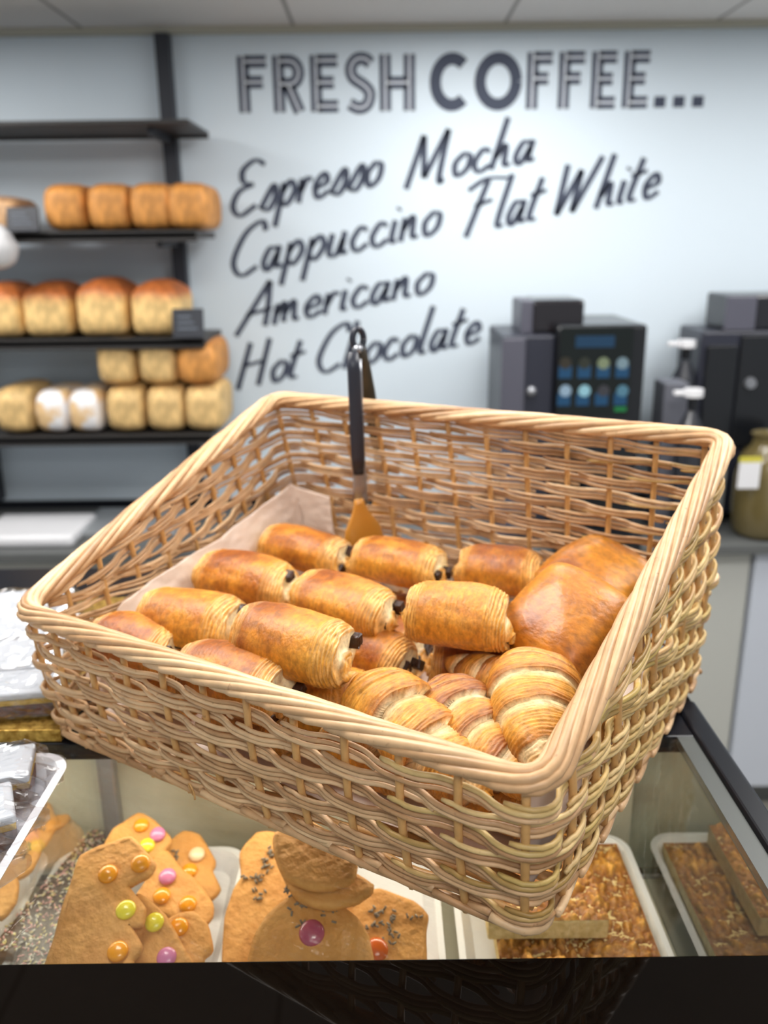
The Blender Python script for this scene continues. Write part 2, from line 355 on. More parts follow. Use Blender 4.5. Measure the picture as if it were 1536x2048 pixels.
def title():
    root = empty('wall_title', aty(890, 220, 2.779), 'large dark deco capitals reading FRESH COFFEE... high on the pale wall', 'sign')
    a = aty(478, 226, 2.78); b = aty(1405, 214, 2.78)
    mb = MB(); mi = MB(); Hh = 0.150
    sh = 0.03
    ell = lambda cx, cz, rx, rz, a0, a1, n=26: [(cx + rx * math.cos(math.radians(a0 + (a1 - a0) * i / n)), cz + rz * math.sin(math.radians(a0 + (a1 - a0) * i / n))) for i in range(n + 1)]
    D = {'F': [[(.12, 0), (.12, 1)], [(.12, .9), (.56, .9)], [(.12, .54), (.48, .54)]],
         'R': [[(.12, 0), (.12, 1)], [(.12, .9), (.34, .9)] + ell(.34, .7, .18, .2, 90, -90, 12) + [(.12, .5)], [(.3, .5), (.52, 0)]],
         'E': [[(.12, 0), (.12, 1)], [(.12, .9), (.56, .9)], [(.12, .52), (.48, .52)], [(.12, .1), (.56, .1)]],
         'S': [[(.54, .84), (.44, .92), (.26, .92), (.14, .78), (.18, .6), (.4, .46), (.52, .32), (.46, .12), (.28, .06), (.1, .14)]],
         'H': [[(.12, 0), (.12, 1)], [(.56, 0), (.56, 1)], [(.12, .5), (.56, .5)]],
         'C': [ell(.5, .5, .4, .41, 48, 312)], 'O': [ell(.5, .5, .4, .41, 0, 360)], '.': [[(.08, .0), (.08, .2)]]}
    # x extents per glyph measured on the wall
    X = [('F', 478, 545), ('R', 548, 612), ('E', 622, 685), ('S', 690, 752), ('H', 758, 832), ('C', 862, 945), ('O', 950, 1040), ('F', 1052, 1108), ('F', 1115, 1172), ('E', 1180, 1235), ('E', 1243, 1300), ('.', 1306, 1330), ('.', 1344, 1368), ('.', 1382, 1406)]
    for ch, xa, xb in X:
        za = a.z + (b.z - a.z) * ((xa - 478) / 927.0); A = aty(xa, 220, 2.78).x; Bx = aty(xb, 220, 2.78).x
        wd = {'C': 1.0, 'O': 1.0, '.': .16, 'H': .68}.get(ch, .64); s = (Bx - A) / wd
        mb = MB(); mi = MB()
        for st in D[ch]:
            pts = st if ch != 'S' else catmull(st, 5)
            if len(pts) == 2: pts = [pts[0], tuple((np.array(pts[0]) + np.array(pts[1])) / 2), pts[1]]
            P = [(A + q[0] * s, za + q[1] * Hh) for q in pts]
            ribbon(mb, P, 0.033, WY)
            if ch not in 'CO.':
                ribbon(mb, P, 0.007, WY - 0.0012, mi=1)
        mb.build('letter' if ch != '.' else 'dot', [M_ink, M_inl], root, False)
title()

# ------------------------------------------------------------------ bread shelving
e = empty('wall_shelving', (-0.9, 2.78, T - 0.3), 'charcoal wall shelving unit with two uprights and four bread shelves', 'shelving')
for x in (-0.611, -1.275):
    box('upright', x - 0.02, x + 0.02, 2.735, 2.779, T - 0.3, CZ - 0.02, M_rail, e)
SH = [0.808, 0.530, 0.245, -0.030]
for k, z in enumerate(SH):
    th = 0.018 if k else 0.012
    bm = box_bm(-1.9, -0.495, 2.46, 2.735, T + z - th, T + z, 0.003)
    box_bm(-1.9, -0.495, 2.46, 2.468, T + z - 0.026, T + z + 0.004, 0.001, bm=bm) if k else None
    if k == 0: box_bm(-1.9, -0.495, 2.725, 2.735, T + z - 0.02, T + z, bm=bm)
    bmo('shelf', bm, M_shelf, e)
    for x in (-0.611, -1.275): box('bracket', x - 0.008, x + 0.008, 2.52, 2.735, T + z - th - 0.022, T + z - th, M_rail, e)
def loaf_mesh(seed, W, D, Hh, dome, top, side):
    """tin loaf: rounded box with slightly domed top, sides pulled in"""
    bm = bmesh.new(); bmesh.ops.create_cube(bm, size=2)
    bmesh.ops.subdivide_edges(bm, edges=bm.edges, cuts=15, use_grid_fill=True)
    P = np.array([v.co for v in bm.verts]); Q = P.copy()
    n = 5.0; r = (np.abs(P) ** n).sum(1) ** (1 / n); Q = P / r[:, None]
    z = (Q[:, 2] + 1) / 2
    k = 1 + 0.05 * np.sin(z * PI) - 0.03 * (1 - z) + (0.07 * np.clip((z - .62) / .3, 0, 1) if dome > .02 else 0)
    V = np.stack([Q[:, 0] * W / 2 * k, Q[:, 1] * D / 2 * k, z * Hh + dome * np.clip(z - .5, 0, 1) * 2 * np.cos(Q[:, 0] * 1.4) * np.cos(Q[:, 1] * 1.1)], 1)
    V += 0.0025 * fbm(V, seed, 60)[:, None]
    f = np.clip((z - .70) / .2, 0, 1) if dome > .02 else np.clip((z - .86) / .12, 0, 1) * .4
    m = np.clip(.5 + .8 * fbm(V, seed + 9, 30), 0, 1)
    edge = np.clip((np.abs(Q[:, 0]) - .8) * 4, 0, 1) * np.clip((np.abs(Q[:, 1]) - .8) * 4, 0, 1)
    top = np.array(top); side = np.array(side)
    col = side[None] * (0.85 + .25 * m[:, None]) * (1 - f[:, None]) + top[None] * (0.85 + .3 * m[:, None]) * f[:, None]
    me = bpy.data.meshes.new('loaf'); bm.to_mesh(me); bm.free()
    me.vertices.foreach_set('co', V.astype(np.float32).ravel())
    at = me.color_attributes.new('Col', 'FLOAT_COLOR', 'POINT'); at.data.foreach_set('color', np.concatenate([col, np.ones((len(col), 1))], 1).astype(np.float32).ravel())
    me.update(); return me
BR = (srgb(196, 118, 48), srgb(206, 142, 72)); PL = (srgb(178, 98, 44), srgb(238, 200, 134)); PG = (srgb(216, 176, 112), srgb(220, 184, 124))
meA = loaf_mesh(1, .114, .25, .118, .006, BR[0], BR[1])
meB = loaf_mesh(2, .134, .24, .125, .03, PL[0], PL[1])
meC = loaf_mesh(3, .108, .24, .130, .006, PG[0], PG[1])
for m_ in (meA, meB, meC): m_.materials.append(M_loaf); m_.polygons.foreach_set('use_smooth', [True] * len(m_.polygons))
def loaf(name, me, x, z, label, group, y=2.60, rz=0, s=1):
    o = bpy.data.objects.new(name, me); C.objects.link(o); o.location = (x, y, T + z); o.rotation_euler = (0, 0, rz); o.scale = (s, 1, s)
    tag(o, label, 'bread', group); return o
PLC = ['leftmost', 'second from left', 'third from left', 'rightmost']
for i, px in enumerate((125, 213, 298, 372)):
    x = aty(px, 410, 2.48).x
    loaf('tin_loaf', meA, x, SH[1] + .004, 'brown square tin loaf on the second shelf, %s of the four' % PLC[i], 'brown loaves on the second shelf')
PL2 = ['cut by the left photo edge', 'second from left', 'third from left', 'rightmost, beside the black price sign']
for i, px in enumerate((-12, 87, 197, 305)):
    x = aty(px, 610, 2.48).x
    loaf('tin_loaf', meB, x, SH[2] + .004, 'pale domed loaf on the third shelf, %s' % PL2[i], 'domed loaves on the third shelf', s=1.0 if i != 2 else 1.05)
for i, px in enumerate((22, 247, 328, 405)):
    x = aty(px, 815, 2.48).x
    loaf('tin_loaf', meC, x, SH[3] + .004, 'pale square loaf standing on the lowest shelf, %s' % ['at its far left', 'just right of the white bagged loaves', 'second from the right end', 'at its right end'][i], 'loaves standing on the lowest shelf')
for i, px in enumerate((228, 312, 392)):
    x = aty(px, 725, 2.48).x
    loaf('tin_loaf', meC if i < 2 else meA, x, SH[3] + .004 + .1375, ['pale square loaf stacked on the lowest shelf, left of the upper three', 'pale square loaf stacked on the lowest shelf, middle of the upper three', 'browner loaf stacked on the lowest shelf, right of the upper three'][i], 'loaves stacked on top of the lowest row')
bagm = noisy('bread_bag_print', srgb(226, 190, 140), srgb(240, 238, 240), 14, 0.3, 0.5, 60, lo=.45, hi=.55)
meD = loaf_mesh(4, .092, .24, .122, .004, (1, 1, 1), (1, 1, 1))
for i, px in enumerate((98, 165)):
    x = aty(px, 815, 2.48).x
    o = bpy.data.objects.new('bagged_loaf', meD.copy()); C.objects.link(o); o.data.materials.append(bagm); o.data.polygons.foreach_set('use_smooth', [True] * len(o.data.polygons))
    o.location = (x, 2.6, T + SH[3] + .004); tag(o, ['loaf in a white printed bag on the lowest shelf, left one of the pair', 'loaf in a white printed bag on the lowest shelf, right one of the pair'][i], 'bread', 'white bagged loaves')
x = aty(2, 410, 2.48).x
loaf('rye_loaf', loaf_mesh(6, .11, .2, .085, .012, srgb(120, 72, 48), srgb(200, 160, 120)), x - .03, SH[1] + .004, 'small dark round loaf at the left end of the second shelf', 'bread')['category'] = 'bread'
bpy.data.objects['rye_loaf'].data.materials.append(M_loaf)
def sign(px, py, wpx, hpx, zbase, lab, chalk):
    c = aty(px, py, 2.45); W = wpx * 2.4 / 1740; Hh = hpx * 2.4 / 1740
    r = empty('price_sign', (c.x, 2.44, T + zbase), lab, 'sign')
    bm = box_bm(-W / 2, W / 2, -.004, .004, 0, Hh, .001)
    bm.transform(Matrix.Translation((c.x, 2.44, T + zbase)) @ Matrix.Rotation(math.radians(-12), 4, 'X'))
    bmo('board', bm, M_rail, r)
    bm = bmesh.new()
    for k in range(3): box_bm(-W * .34, W * (.3 - .1 * k), -.0052, -.0042, Hh * (.3 + .2 * k), Hh * (.34 + .2 * k), bm=bm)
    bm.transform(Matrix.Translation((c.x, 2.44, T + zbase)) @ Matrix.Rotation(math.radians(-12), 4, 'X'))
    bmo('chalk_lines', bm, mat('chalk', srgb(120, 128, 140), .9), r)
sign(376, 640, 62, 58, SH[2] + .004, 'small black chalk price sign at the right end of the third shelf', 0)
sign(46, 432, 62, 46, SH[1] + .004, 'small black price sign left of the brown loaves on the second shelf', 0)
# white bag hanging under the second shelf
bm = bmesh.new(); bmesh.ops.create_uvsphere(bm, u_segments=32, v_segments=20, radius=1)
P = np.array([v.co for v in bm.verts]); V = P * np.array([.05, .05, .055]); V += (.006 * fbm(P, 3, 5))[:, None]
c = aty(2, 495, 2.42)
for v, q in zip(bm.verts, V): v.co = Vector(q) + c + Vector((-.005, 0, 0))
o = bmo('plastic_bag', bm, mat('translucent_bag', srgb(205, 205, 208), .25), None, True); tag(o, 'crumpled white plastic bag hanging below the second shelf at the left edge', 'bag')
bpy.data.objects['plastic_bag'].data.update()

# ------------------------------------------------------------------ back counter and machines
ZC = -0.335
e = empty('back_counter', (0, 2.5, 0), 'long grey back counter with a dark worktop along the rear wall', 'counter')
box('worktop', -2.3, 2.3, 2.32, 2.778, T + ZC - .03, T + ZC, M_wtop, e, .003)
box('upstand', -2.3, 2.3, 2.765, 2.778, T + ZC, T + ZC + .025, M_black, e)
bm = bmesh.new()
box_bm(-2.25, 1.06, 2.36, 2.77, .1, T + ZC - .03, bm=bm); bmo('cabinet', bm, M_grey, e)
box('end_panel', 1.07, 1.4, 2.35, 2.77, .1, T + ZC - .03, M_greyl, e)
box('plinth', -2.25, 1.4, 2.41, 2.77, 0, .1, M_wtop, e)
# white tray / lid on left of counter
a = aty(-60, 1075, 2.37); b = aty(150, 1040, 2.37)
o = box('white_tray', a.x, aty(150, 1060, 2.4).x, 2.37, 2.6, T + ZC, T + ZC + .035, M_white, None, .012, 3); tag(o, 'white plastic tray lying on the back counter below the bread shelves', 'tray')
a = aty(178, 1010, 2.6)
o = box('metal_tray', a.x, a.x + .30, 2.45, 2.7, T + ZC, T + ZC + .02, mat('grey_tray', srgb(160, 164, 168), .3, metal=.4), None, .006); tag(o, 'flat grey tray on the back counter right of the white tray', 'tray')

M_mgrey = mat('machine_grey', srgb(78, 78, 90), 0.4); M_mblk = mat('machine_black', srgb(20, 22, 26), 0.22); M_mdk = mat('machine_dark', srgb(38, 40, 52), 0.35)
def xr(px, Y, py=740): return aty(px, py, Y).x
def zr(py, Y, px=1150): return aty(px, py, Y).z
zc = T + ZC
e = empty('coffee_machine', (xr(1150, 2.45), 2.45, zc), 'black bean-to-cup coffee machine with a lit touchscreen of drinks, left of the two', 'coffee machine')
Yf = 2.38
box('side_unit', xr(1005, Yf), xr(1108, Yf), Yf, 2.7, zc, zr(672, Yf, 1020), M_mdk, e, .006)
box('side_cover', xr(1003, Yf - .012), xr(1050, Yf - .012), Yf - .012, Yf, zc + .02, zr(678, Yf - .012, 1020), M_mgrey, e, .003)
box('body', xr(1108, Yf) + .001, xr(1286, Yf), Yf - .02, 2.7, zc + .04, zr(650, Yf - .02, 1200), M_mblk, e, .01)
box('bean_hopper', xr(1060, 2.45), xr(1160, 2.45), 2.43, 2.62, zr(672, Yf) + .001, zr(598, 2.45), mat('hopper_smoke', srgb(30, 28, 32), .15), e, .01)
box('hopper_side', xr(1038, 2.45), xr(1064, 2.45), 2.44, 2.62, zr(672, Yf) + .001, zr(600, 2.45), M_mgrey, e, .004)
box('drip_tray', xr(1110, Yf), xr(1284, Yf), Yf - .12, Yf - .02, zc, zc + .05, M_mblk, e, .004)
box('spout', xr(1165, Yf), xr(1225, Yf), Yf - .08, Yf - .02, zc + .17, zc + .24, M_mblk, e, .006)
ys = Yf - .0215
scn = box('touchscreen', xr(1118, ys), xr(1262, ys), ys - .002, ys + .001, zr(830, ys), zr(655, ys), mat('screen_glass', srgb(4, 12, 10), .1), e)
blue = mat('icon_blue', (0, 0, 0), .4, emis=srgb(20, 78, 118), es=.8)
tops = [srgb(52, 46, 34), srgb(44, 48, 38), srgb(130, 142, 110), srgb(126, 150, 160), srgb(150, 176, 196), srgb(150, 200, 214), srgb(60, 60, 66), srgb(84, 130, 150)]
mb = bmesh.new(); box_bm(xr(1148, ys), xr(1225, ys), ys - .004, ys - .002, zr(695, ys), zr(672, ys), bm=mb)
bmo('title_bar', mb, mat('bar_blue', (0, 0, 0), .4, emis=srgb(8, 62, 96), es=.8), e)
for k in range(8):
    cx = 1130 + (k % 4) * 38; cy = 738 + (k // 4) * 55
    bm = box_bm(xr(cx - 13, ys), xr(cx + 13, ys), ys - .004, ys - .002, zr(cy + 18, ys), zr(cy - 6, ys), .001)
    bmo('drink_icon', bm, blue, e)
    bm = bmesh.new(); c = aty(cx, cy - 12, ys)
    bmesh.ops.create_cone(bm, cap_ends=True, segments=20, radius1=.016, radius2=.016, depth=.002, matrix=Matrix.Translation((c.x, ys - .0055, c.z)) @ Matrix.Rotation(PI / 2, 4, 'X'))
    bmo('drink_picture', bm, mat('icon_cup', (0, 0, 0), .4, emis=tops[k], es=.9), e)
c = aty(1243, 818, ys); box('status_light', c.x - .02, c.x + .012, ys - .004, ys - .002, c.z - .006, c.z + .006, mat('green_lamp', (0, 0, 0), .4, emis=srgb(20, 120, 60), es=1), e)
bm = bmesh.new(); c = aty(1062, 782, Yf)
bmesh.ops.create_uvsphere(bm, u_segments=16, v_segments=10, radius=.014, matrix=Matrix.Translation((c.x, Yf - .006, c.z))); bmo('lock_knob', bm, M_steel, e, True)

e = empty('coffee_machine', (xr(1500, 2.45), 2.45, zc), 'large black coffee machine cut off by the right edge of the photo', 'coffee machine')
Yf = 2.52
box('body', xr(1398, Yf), xr(1398, Yf) + .46, Yf, 2.72, zc + .03, zr(662, Yf, 1440), M_mdk, e, .008)
box('front_panel', xr(1408, Yf), xr(1470, Yf), Yf - .012, Yf, zc + .18, zr(690, Yf, 1440), M_mblk, e, .004)
box('service_door', xr(1474, Yf), xr(1560, Yf), Yf - .012, Yf, zc + .24, zr(670, Yf, 1480), M_mblk, e, .004)
box('bean_hopper', xr(1442, 2.53), xr(1442, 2.53) + .3, 2.53, 2.70, zr(662, Yf, 1440), zr(590, 2.53, 1470), mat('hopper_b', srgb(30, 30, 36), .2), e, .008)
box('hopper_side', xr(1440, 2.52), xr(1500, 2.52), 2.52, 2.529, zr(662, Yf, 1440), zr(592, 2.53, 1470), M_mgrey, e, .003)
c = aty(1500, 766, Yf - .012); bm = bmesh.new(); bmesh.ops.create_cone(bm, cap_ends=True, segments=24, radius1=.017, radius2=.015, depth=.01, matrix=Matrix.Translation((c.x, Yf - .017, c.z)) @ Matrix.Rotation(PI / 2, 4, 'X')); bmo('dial', bm, M_steel, e)
bm = box_bm(xr(1440, Yf), xr(1472, Yf), Yf - .01, Yf + .002, zc + .03, zc + .24)
bmo('vent_grille', bm, mat('grille_grey', srgb(150, 152, 150), .4), e)
# jug under the spout
c = aty(1500, 1060, 2.42); jz = zc
e = empty('coffee_jug', (c.x, 2.42, jz), 'olive brown glass jug with a white label beside the right coffee machine', 'jug')
mb = MB()
prof = [(0, 0), (.07, 0), (.085, .02), (.09, .1), (.088, .18), (.075, .24), (.05, .27), (.05, .29), (.056, .30)]
n = 36; vs = []; fs = []
for r_, z_ in prof:
    for k in range(n): a = 2 * PI * k / n; vs.append((c.x + .03 + r_ * math.cos(a), 2.42 + r_ * math.sin(a), jz + z_))
for i in range(len(prof) - 1):
    for k in range(n): fs.append((i * n + k, i * n + (k + 1) % n, (i + 1) * n + (k + 1) % n, (i + 1) * n + k))
mb.add(vs, fs); mb.build('body', mat('jug_olive', srgb(104, 92, 58), .15, coat=.3), e)
q = aty(1497, 945, 2.33); box('label', q.x - .03, q.x + .03, 2.322, 2.328, q.z - .045, q.z + .03, M_white, e, .002)
box('label_band', q.x - .03, q.x + .03, 2.322, 2.328, q.z + .031, q.z + .045, mat('label_yellow', srgb(200, 190, 70), .5), e)
def pump(px, ytop, Y, lab):
    c = aty(px, ytop, Y); r = empty('syrup_bottle', (c.x, Y, zc), lab, 'bottle', 'pump bottles by the coffee machines')
    top = c.z
    bm = cyl_bm((c.x, Y, zc), .036, top - zc - .11, 28); cyl_bm((c.x, Y, top - .11), .034, .05, 28, .014, bm); bmo('bottle', bm, mat('syrup_dark', srgb(44, 46, 52), .2), r)
    bm = cyl_bm((c.x, Y, top - .055), .014, .035, 20); bmo('collar', bm, M_mblk, r)
    bm = cyl_bm((c.x, Y, top - .02), .026, .02, 24); box_bm(c.x - .055, c.x, Y - .008, Y + .008, top - .016, top - .004, .002, bm=bm); bmo('pump_head', bm, M_white, r, False)
pump(1374, 680, 2.55, 'dark syrup bottle with a white pump top, taller and behind, between the coffee machines')
pump(1388, 778, 2.38, 'dark syrup bottle with a white pump top, lower and in front, between the coffee machines')
c = aty(1345, 760, 2.5)
o = box('cup_box', c.x - .04, c.x + .03, 2.44, 2.54, zc, c.z, mat('box_grey', srgb(96, 98, 108), .5), None, .004); tag(o, 'grey box standing between the left coffee machine and the syrup bottles', 'box')

# ------------------------------------------------------------------ the glass counter
e = empty('display_counter', (0, 0.65, 0), 'glass topped bakery display counter with a glossy black front strip and black rails', 'counter')
bm = box_bm(-1.2, .348, .43, .5085, T - .012, T, .0015); bmo('front_strip', bm, M_bglass, e)
box('glass_top', -1.2, .304, .5088, .799, T - .007, T - .0005, M_glass, e)
box('solid_top', -1.2, .345, .80, 1.32, T - .02, T, M_black, e, .002)
bm = box_bm(.322, .346, .5088, .868, T - .015, T + .004, .004, 3); bmo('side_rail', bm, M_black, e)
box('side_trim', .3045, .3218, .5088, .80, T - .01, T - .0005, M_alu, e)
ln = box('side_glass', .3055, .3105, .46, .93, T - .5, T - .012, M_glassS, e)
box('front_glass', -1.2, .305, .446, .452, T - .45, T - .012, M_glass, e)
box('lower_body', -1.2, .34, .44, 1.3, 0.02, T - .5, M_black, e)
box('outer_side', .338, .345, .46, .93, T - .5, T - .02, M_grey, e)
box('rear_door', -1.2, .305, .925, .935, T - .5, T - .02, M_door, e)
box('deck', -1.2, .305, .46, .862, T - .236, T - .228, M_deck, e)
box('deck_edge', -1.2, .305, .8625, .874, T - .246, T - .226, M_black, e)
box('deck_trim', -1.2, .305, .856, .862, T - .2275, T - .2255, M_steel, e)
bm = box_bm(-.345, -.325, .895, .912, T - .228, T - .021, .002); bmo('post', bm, M_steel, e)
box('divider', -.342, -.338, .47, .89, T - .228, T - .02, M_glass, e)
box('light_strip', -.60, .29, .832, .848, T - .030, T - .0205, mat('case_led', (1, 1, 1), .5, emis=(1, .88, .68), es=3), e)

def tray(x0, x1, y0, y1, z, lab, group=None, m=None, dz=.02):
    """shallow tray with rolled rim and rounded corners"""
    def rr(ins, zz):
        r = .03 - ins * .5; pts = []
        for (cx, cy, a0) in ((x1 - ins - r, y1 - ins - r, 0), (x0 + ins + r, y1 - ins - r, 90), (x0 + ins + r, y0 + ins + r, 180), (x1 - ins - r, y0 + ins + r, 270)):
            for k in range(9):
                a = math.radians(a0 + k * 90 / 8); pts.append((cx + r * math.cos(a), cy + r * math.sin(a), zz))
        return pts
    rings = [rr(.012, z), rr(0, z + dz), rr(-.003, z + dz + .002), rr(.004, z + dz + .003), rr(.016, z + .003)]
    n = len(rings[0]); mb = MB(); vs = [p for r in rings for p in r]; fs = [tuple(range(n - 1, -1, -1))]
    for i in range(len(rings) - 1):
        for k in range(n): fs.append((i * n + k, i * n + (k + 1) % n, (i + 1) * n + (k + 1) % n, (i + 1) * n + k))
    fs.append(tuple((len(rings) - 1) * n + k for k in range(n)))
    mb.add(vs, fs); o = mb.build('tray', m or M_white, None, False)
    tag(o, lab, 'tray', group); return o
ZD = T - .2275
tray(-.395, -.172, .60, .892, ZD, 'white tray in the glass case under the candy-button biscuits')
tray(-.165, .055, .60, .892, ZD, 'white tray in the glass case under the large round face biscuits')
tray(.075, .290, .56, .908, ZD, 'white tray in the glass case under the almond crumble slices')
tray(-.66, -.41, .60, .892, ZD, 'white tray in the glass case at far left under the long biscuits')

# biscuits: outline seen from above laid on its own tilted plane, real thickness
Z2 = lambda zx, zy: (zx * .3255, 1450 + zy * .3255)
Z3 = lambda zx, zy: (400 + zx * .358, 1600 + zy * .358)
def smooth_poly(p, n=5):
    m = len(p); out = []; p = [np.array(q, float) for q in p]
    for i in range(m):
        a, b, c, d = p[(i - 1) % m], p[i], p[(i + 1) % m], p[(i + 2) % m]
        for k in range(n):
            t = k / n
            cm_ = 0.5 * ((2 * b) + (-a + c) * t + (2 * a - 5 * b + 4 * c - d) * t * t + (-a + 3 * b - 3 * c + d) * t ** 3)
            out.append(cm_ * .45 + (b * (1 - t) + c * t) * .55)
    return out
CANDY = {}
def candy_mat(c):
    if c not in CANDY: CANDY[c] = mat('candy_%d' % len(CANDY), srgb(*c), .25, coat=.3)
    return CANDY[c]
def biscuit(name, pts, zref, tilt, candies, label, zf, thick=.009, tiltx=0.0, marks=(), group=None, cat='biscuit', m=None, cs=.0095):
    cx = sum(p[0] for p in pts) / len(pts); cy = sum(p[1] for p in pts) / len(pts)
    P0 = atz(*zf(cx, cy), zref); n = Vector((math.sin(tiltx), -math.sin(tilt), math.cos(tilt))).normalized()
    ax = Vector((1, 0, 0)) - n * n.x; ax.normalize(); ay = n.cross(ax)
    loc = []
    for q in smooth_poly(pts):
        w_ = onplane(*zf(*q), P0, n) - P0; loc.append((w_.dot(ax), w_.dot(ay)))
    F = Matrix((ax, ay, n)).transposed().to_4x4(); F.translation = P0
    loc = np.array(loc); k = len(loc)
    area_ = 0.5 * np.sum(loc[:, 0] * np.roll(loc[:, 1], -1) - np.roll(loc[:, 0], -1) * loc[:, 1])
    if area_ < 0: loc = loc[::-1]
    tn = np.roll(loc, -1, 0) - np.roll(loc, 1, 0); tn /= (np.linalg.norm(tn, axis=1)[:, None] + 1e-9); nr = np.stack([tn[:, 1], -tn[:, 0]], 1)
    prof = [(.0, -thick), (.0025, -thick * .75), (.003, -thick * .45), (.0022, -thick * .2), (.0, -thick * .03), (-.003, .0)]
    mb = MB(); vs = []; fs = [tuple(range(k - 1, -1, -1))]
    for off, z_ in prof:
        for q, nn in zip(loc, nr): vs.append((q[0] + nn[0] * off, q[1] + nn[1] * off, z_ + .0008 * math.sin(q[0] * 210 + q[1] * 130)))
    for i in range(len(prof) - 1):
        for j in range(k): fs.append((i * k + j, i * k + (j + 1) % k, (i + 1) * k + (j + 1) % k, (i + 1) * k + j))
    fs.append(tuple((len(prof) - 1) * k + j for j in range(k)))
    mb.add(vs, fs)
    root = empty(name, P0, label, cat, group); root.rotation_euler = F.to_euler()
    b = mb.build('biscuit_base', m or M_bisc, None, True); b.parent = root
    es = b.modifiers.new('edge', 'EDGE_SPLIT'); es.split_angle = math.radians(50)
    for (zx, zy, col) in candies:
        w_ = onplane(*zf(zx, zy), P0, n) - P0
        bm = bmesh.new(); bmesh.ops.create_uvsphere(bm, u_segments=24, v_segments=12, radius=1)
        for v in bm.verts: v.co = Vector((v.co.x * cs + w_.dot(ax), v.co.y * cs + w_.dot(ay), v.co.z * cs * .5 + .0015))
        o = bmo('candy_button', bm, candy_mat(col), None, True); o.parent = root
    for (zx, zy, L, a) in marks:
        w_ = onplane(*zf(zx, zy), P0, n) - P0; mk = MB(); rr = random.Random(int(zx + zy))
        for t in range(10):
            px = w_.dot(ax) + (rr.random() - .5) * L * math.cos(a) * 1.4 + (rr.random() - .5) * .004; py = w_.dot(ay) + (rr.random() - .5) * L * math.sin(a) * 1.4 + (rr.random() - .5) * .004
            d = Vector((rr.random() - .5, rr.random() - .5, .1)).normalized() * .0022
            tube(mk, [Vector((px, py, .001)) - d, Vector((px, py, .0018)) + d], .0011, 5)
        o = mk.build('sprinkle_cluster', mat('grey_sprinkle', srgb(126, 116, 104), .5), None, True); o.parent = root; o['kind'] = 'stuff'
    return root
OR, YE, PK, RD, WH = (236, 152, 24), (232, 214, 60), (214, 128, 170), (200, 92, 30), (240, 210, 170)
biscuit('shaped_biscuit', [(640, 760), (700, 640), (850, 545), (935, 585), (1040, 700), (1000, 770), (930, 820), (800, 880)], -.155, .42, [(870, 620, OR), (970, 675, PK), (905, 745, YE)],
        'tan biscuit with orange, pink and yellow candies, topmost at the back of the pile', Z2, cs=.009)
biscuit('shaped_biscuit', [(1030, 760), (1060, 700), (1130, 655), (1215, 672), (1310, 830), (1290, 890), (1340, 1000), (1290, 1055), (1200, 1010), (1100, 960), (1040, 860)], -.185, .3, [(1210, 800, WH), (1165, 900, OR)],
        'tan biscuit at the back right of the white tray, with pale and orange candies', Z2, marks=[(1065, 800, .012, .8)])
biscuit('shaped_biscuit', [(960, 800), (1020, 780), (1100, 880), (1190, 950), (1290, 1090), (1292, 1160), (1240, 1215), (1100, 1190), (960, 1120), (840, 1050), (900, 960), (925, 870)], -.165, .35, [(1030, 935, PK), (995, 1055, OR), (1155, 1105, OR)],
        'tan biscuit with one pink and two orange candies, in the middle of the pile', Z2)
biscuit('shaped_biscuit', [(1040, 1190), (1180, 1150), (1260, 1225), (1290, 1370), (1240, 1425), (1225, 1560), (1060, 1560), (1010, 1330)], -.158, .4, [(1100, 1245, OR)],
        'tan biscuit with a single orange candy, at the front right of the candy pile', Z2)
biscuit('shaped_biscuit', [(835, 1040), (900, 1080), (1000, 1170), (1060, 1270), (1110, 1370), (1170, 1460), (1180, 1560), (780, 1580), (790, 1300), (850, 1180)], -.145, .45, [(950, 1215, YE), (1025, 1430, PK)],
        'tan biscuit with one yellow and one pink candy, at the front of the candy pile', Z2)
biscuit('tree_biscuit', [(285, 1560), (340, 1300), (405, 1070), (455, 930), (500, 800), (620, 745), (800, 690), (900, 800), (940, 850), (900, 915), (775, 985), (875, 1120), (860, 1215), (785, 1228), (858, 1365), (800, 1440), (810, 1560)], -.118, .38, [(665, 920, OR), (865, 855, OR), (775, 1140, YE), (725, 1395, OR)],
        'large tree-shaped biscuit with four candies, frontmost at the left of the pile', Z2, cs=.0098)
def sprinkle_bar(a, b, z, wd, lab):
    A = atz(*Z2(*a), z); B = atz(*Z2(*b), z); d = (B - A); L = d.length; d.normalize(); s = Vector((0, 0, 1)).cross(d)
    root = empty('chocolate_finger', (A + B) / 2, lab, 'biscuit', 'chocolate fingers with sprinkles')
    bm = box_bm(-L / 2, L / 2, -wd / 2, wd / 2, -.012, 0, .005, 3)
    F = Matrix((d, s, Vector((0, 0, 1)))).transposed().to_4x4(); root.matrix_world = Matrix.Translation((A + B) / 2) @ F
    root.location = (A + B) / 2; root.rotation_euler = F.to_euler()
    o = bmo('bar', bm, M_choc, None, True); o.parent = root
    mk = [MB() for _ in range(3)]; rr = random.Random(int(a[0]))
    for t in range(int(L * wd * 50000)):
        p = Vector(((rr.random() - .5) * L * .97, (rr.random() - .5) * wd * .95, .001)); dd = Vector((rr.random() - .5, rr.random() - .5, .1)).normalized() * .0018
        tube(mk[t % 3], [p - dd, p + dd], .0008, 4)
    for k, c in enumerate(((236, 170, 170), (240, 222, 150), (232, 228, 220))):
        o = mk[k].build('sprinkles', mat('sprinkle_%d' % k, srgb(*c), .5), None, True); o.parent = root; o['kind'] = 'stuff'
sprinkle_bar((0, 1400), (640, 640), -.195, .034, 'chocolate finger with pastel sprinkles lying along the left tray edge')
sprinkle_bar((130, 1560), (470, 900), -.188, .034, 'chocolate finger with pastel sprinkles tucked under the tree-shaped biscuit')
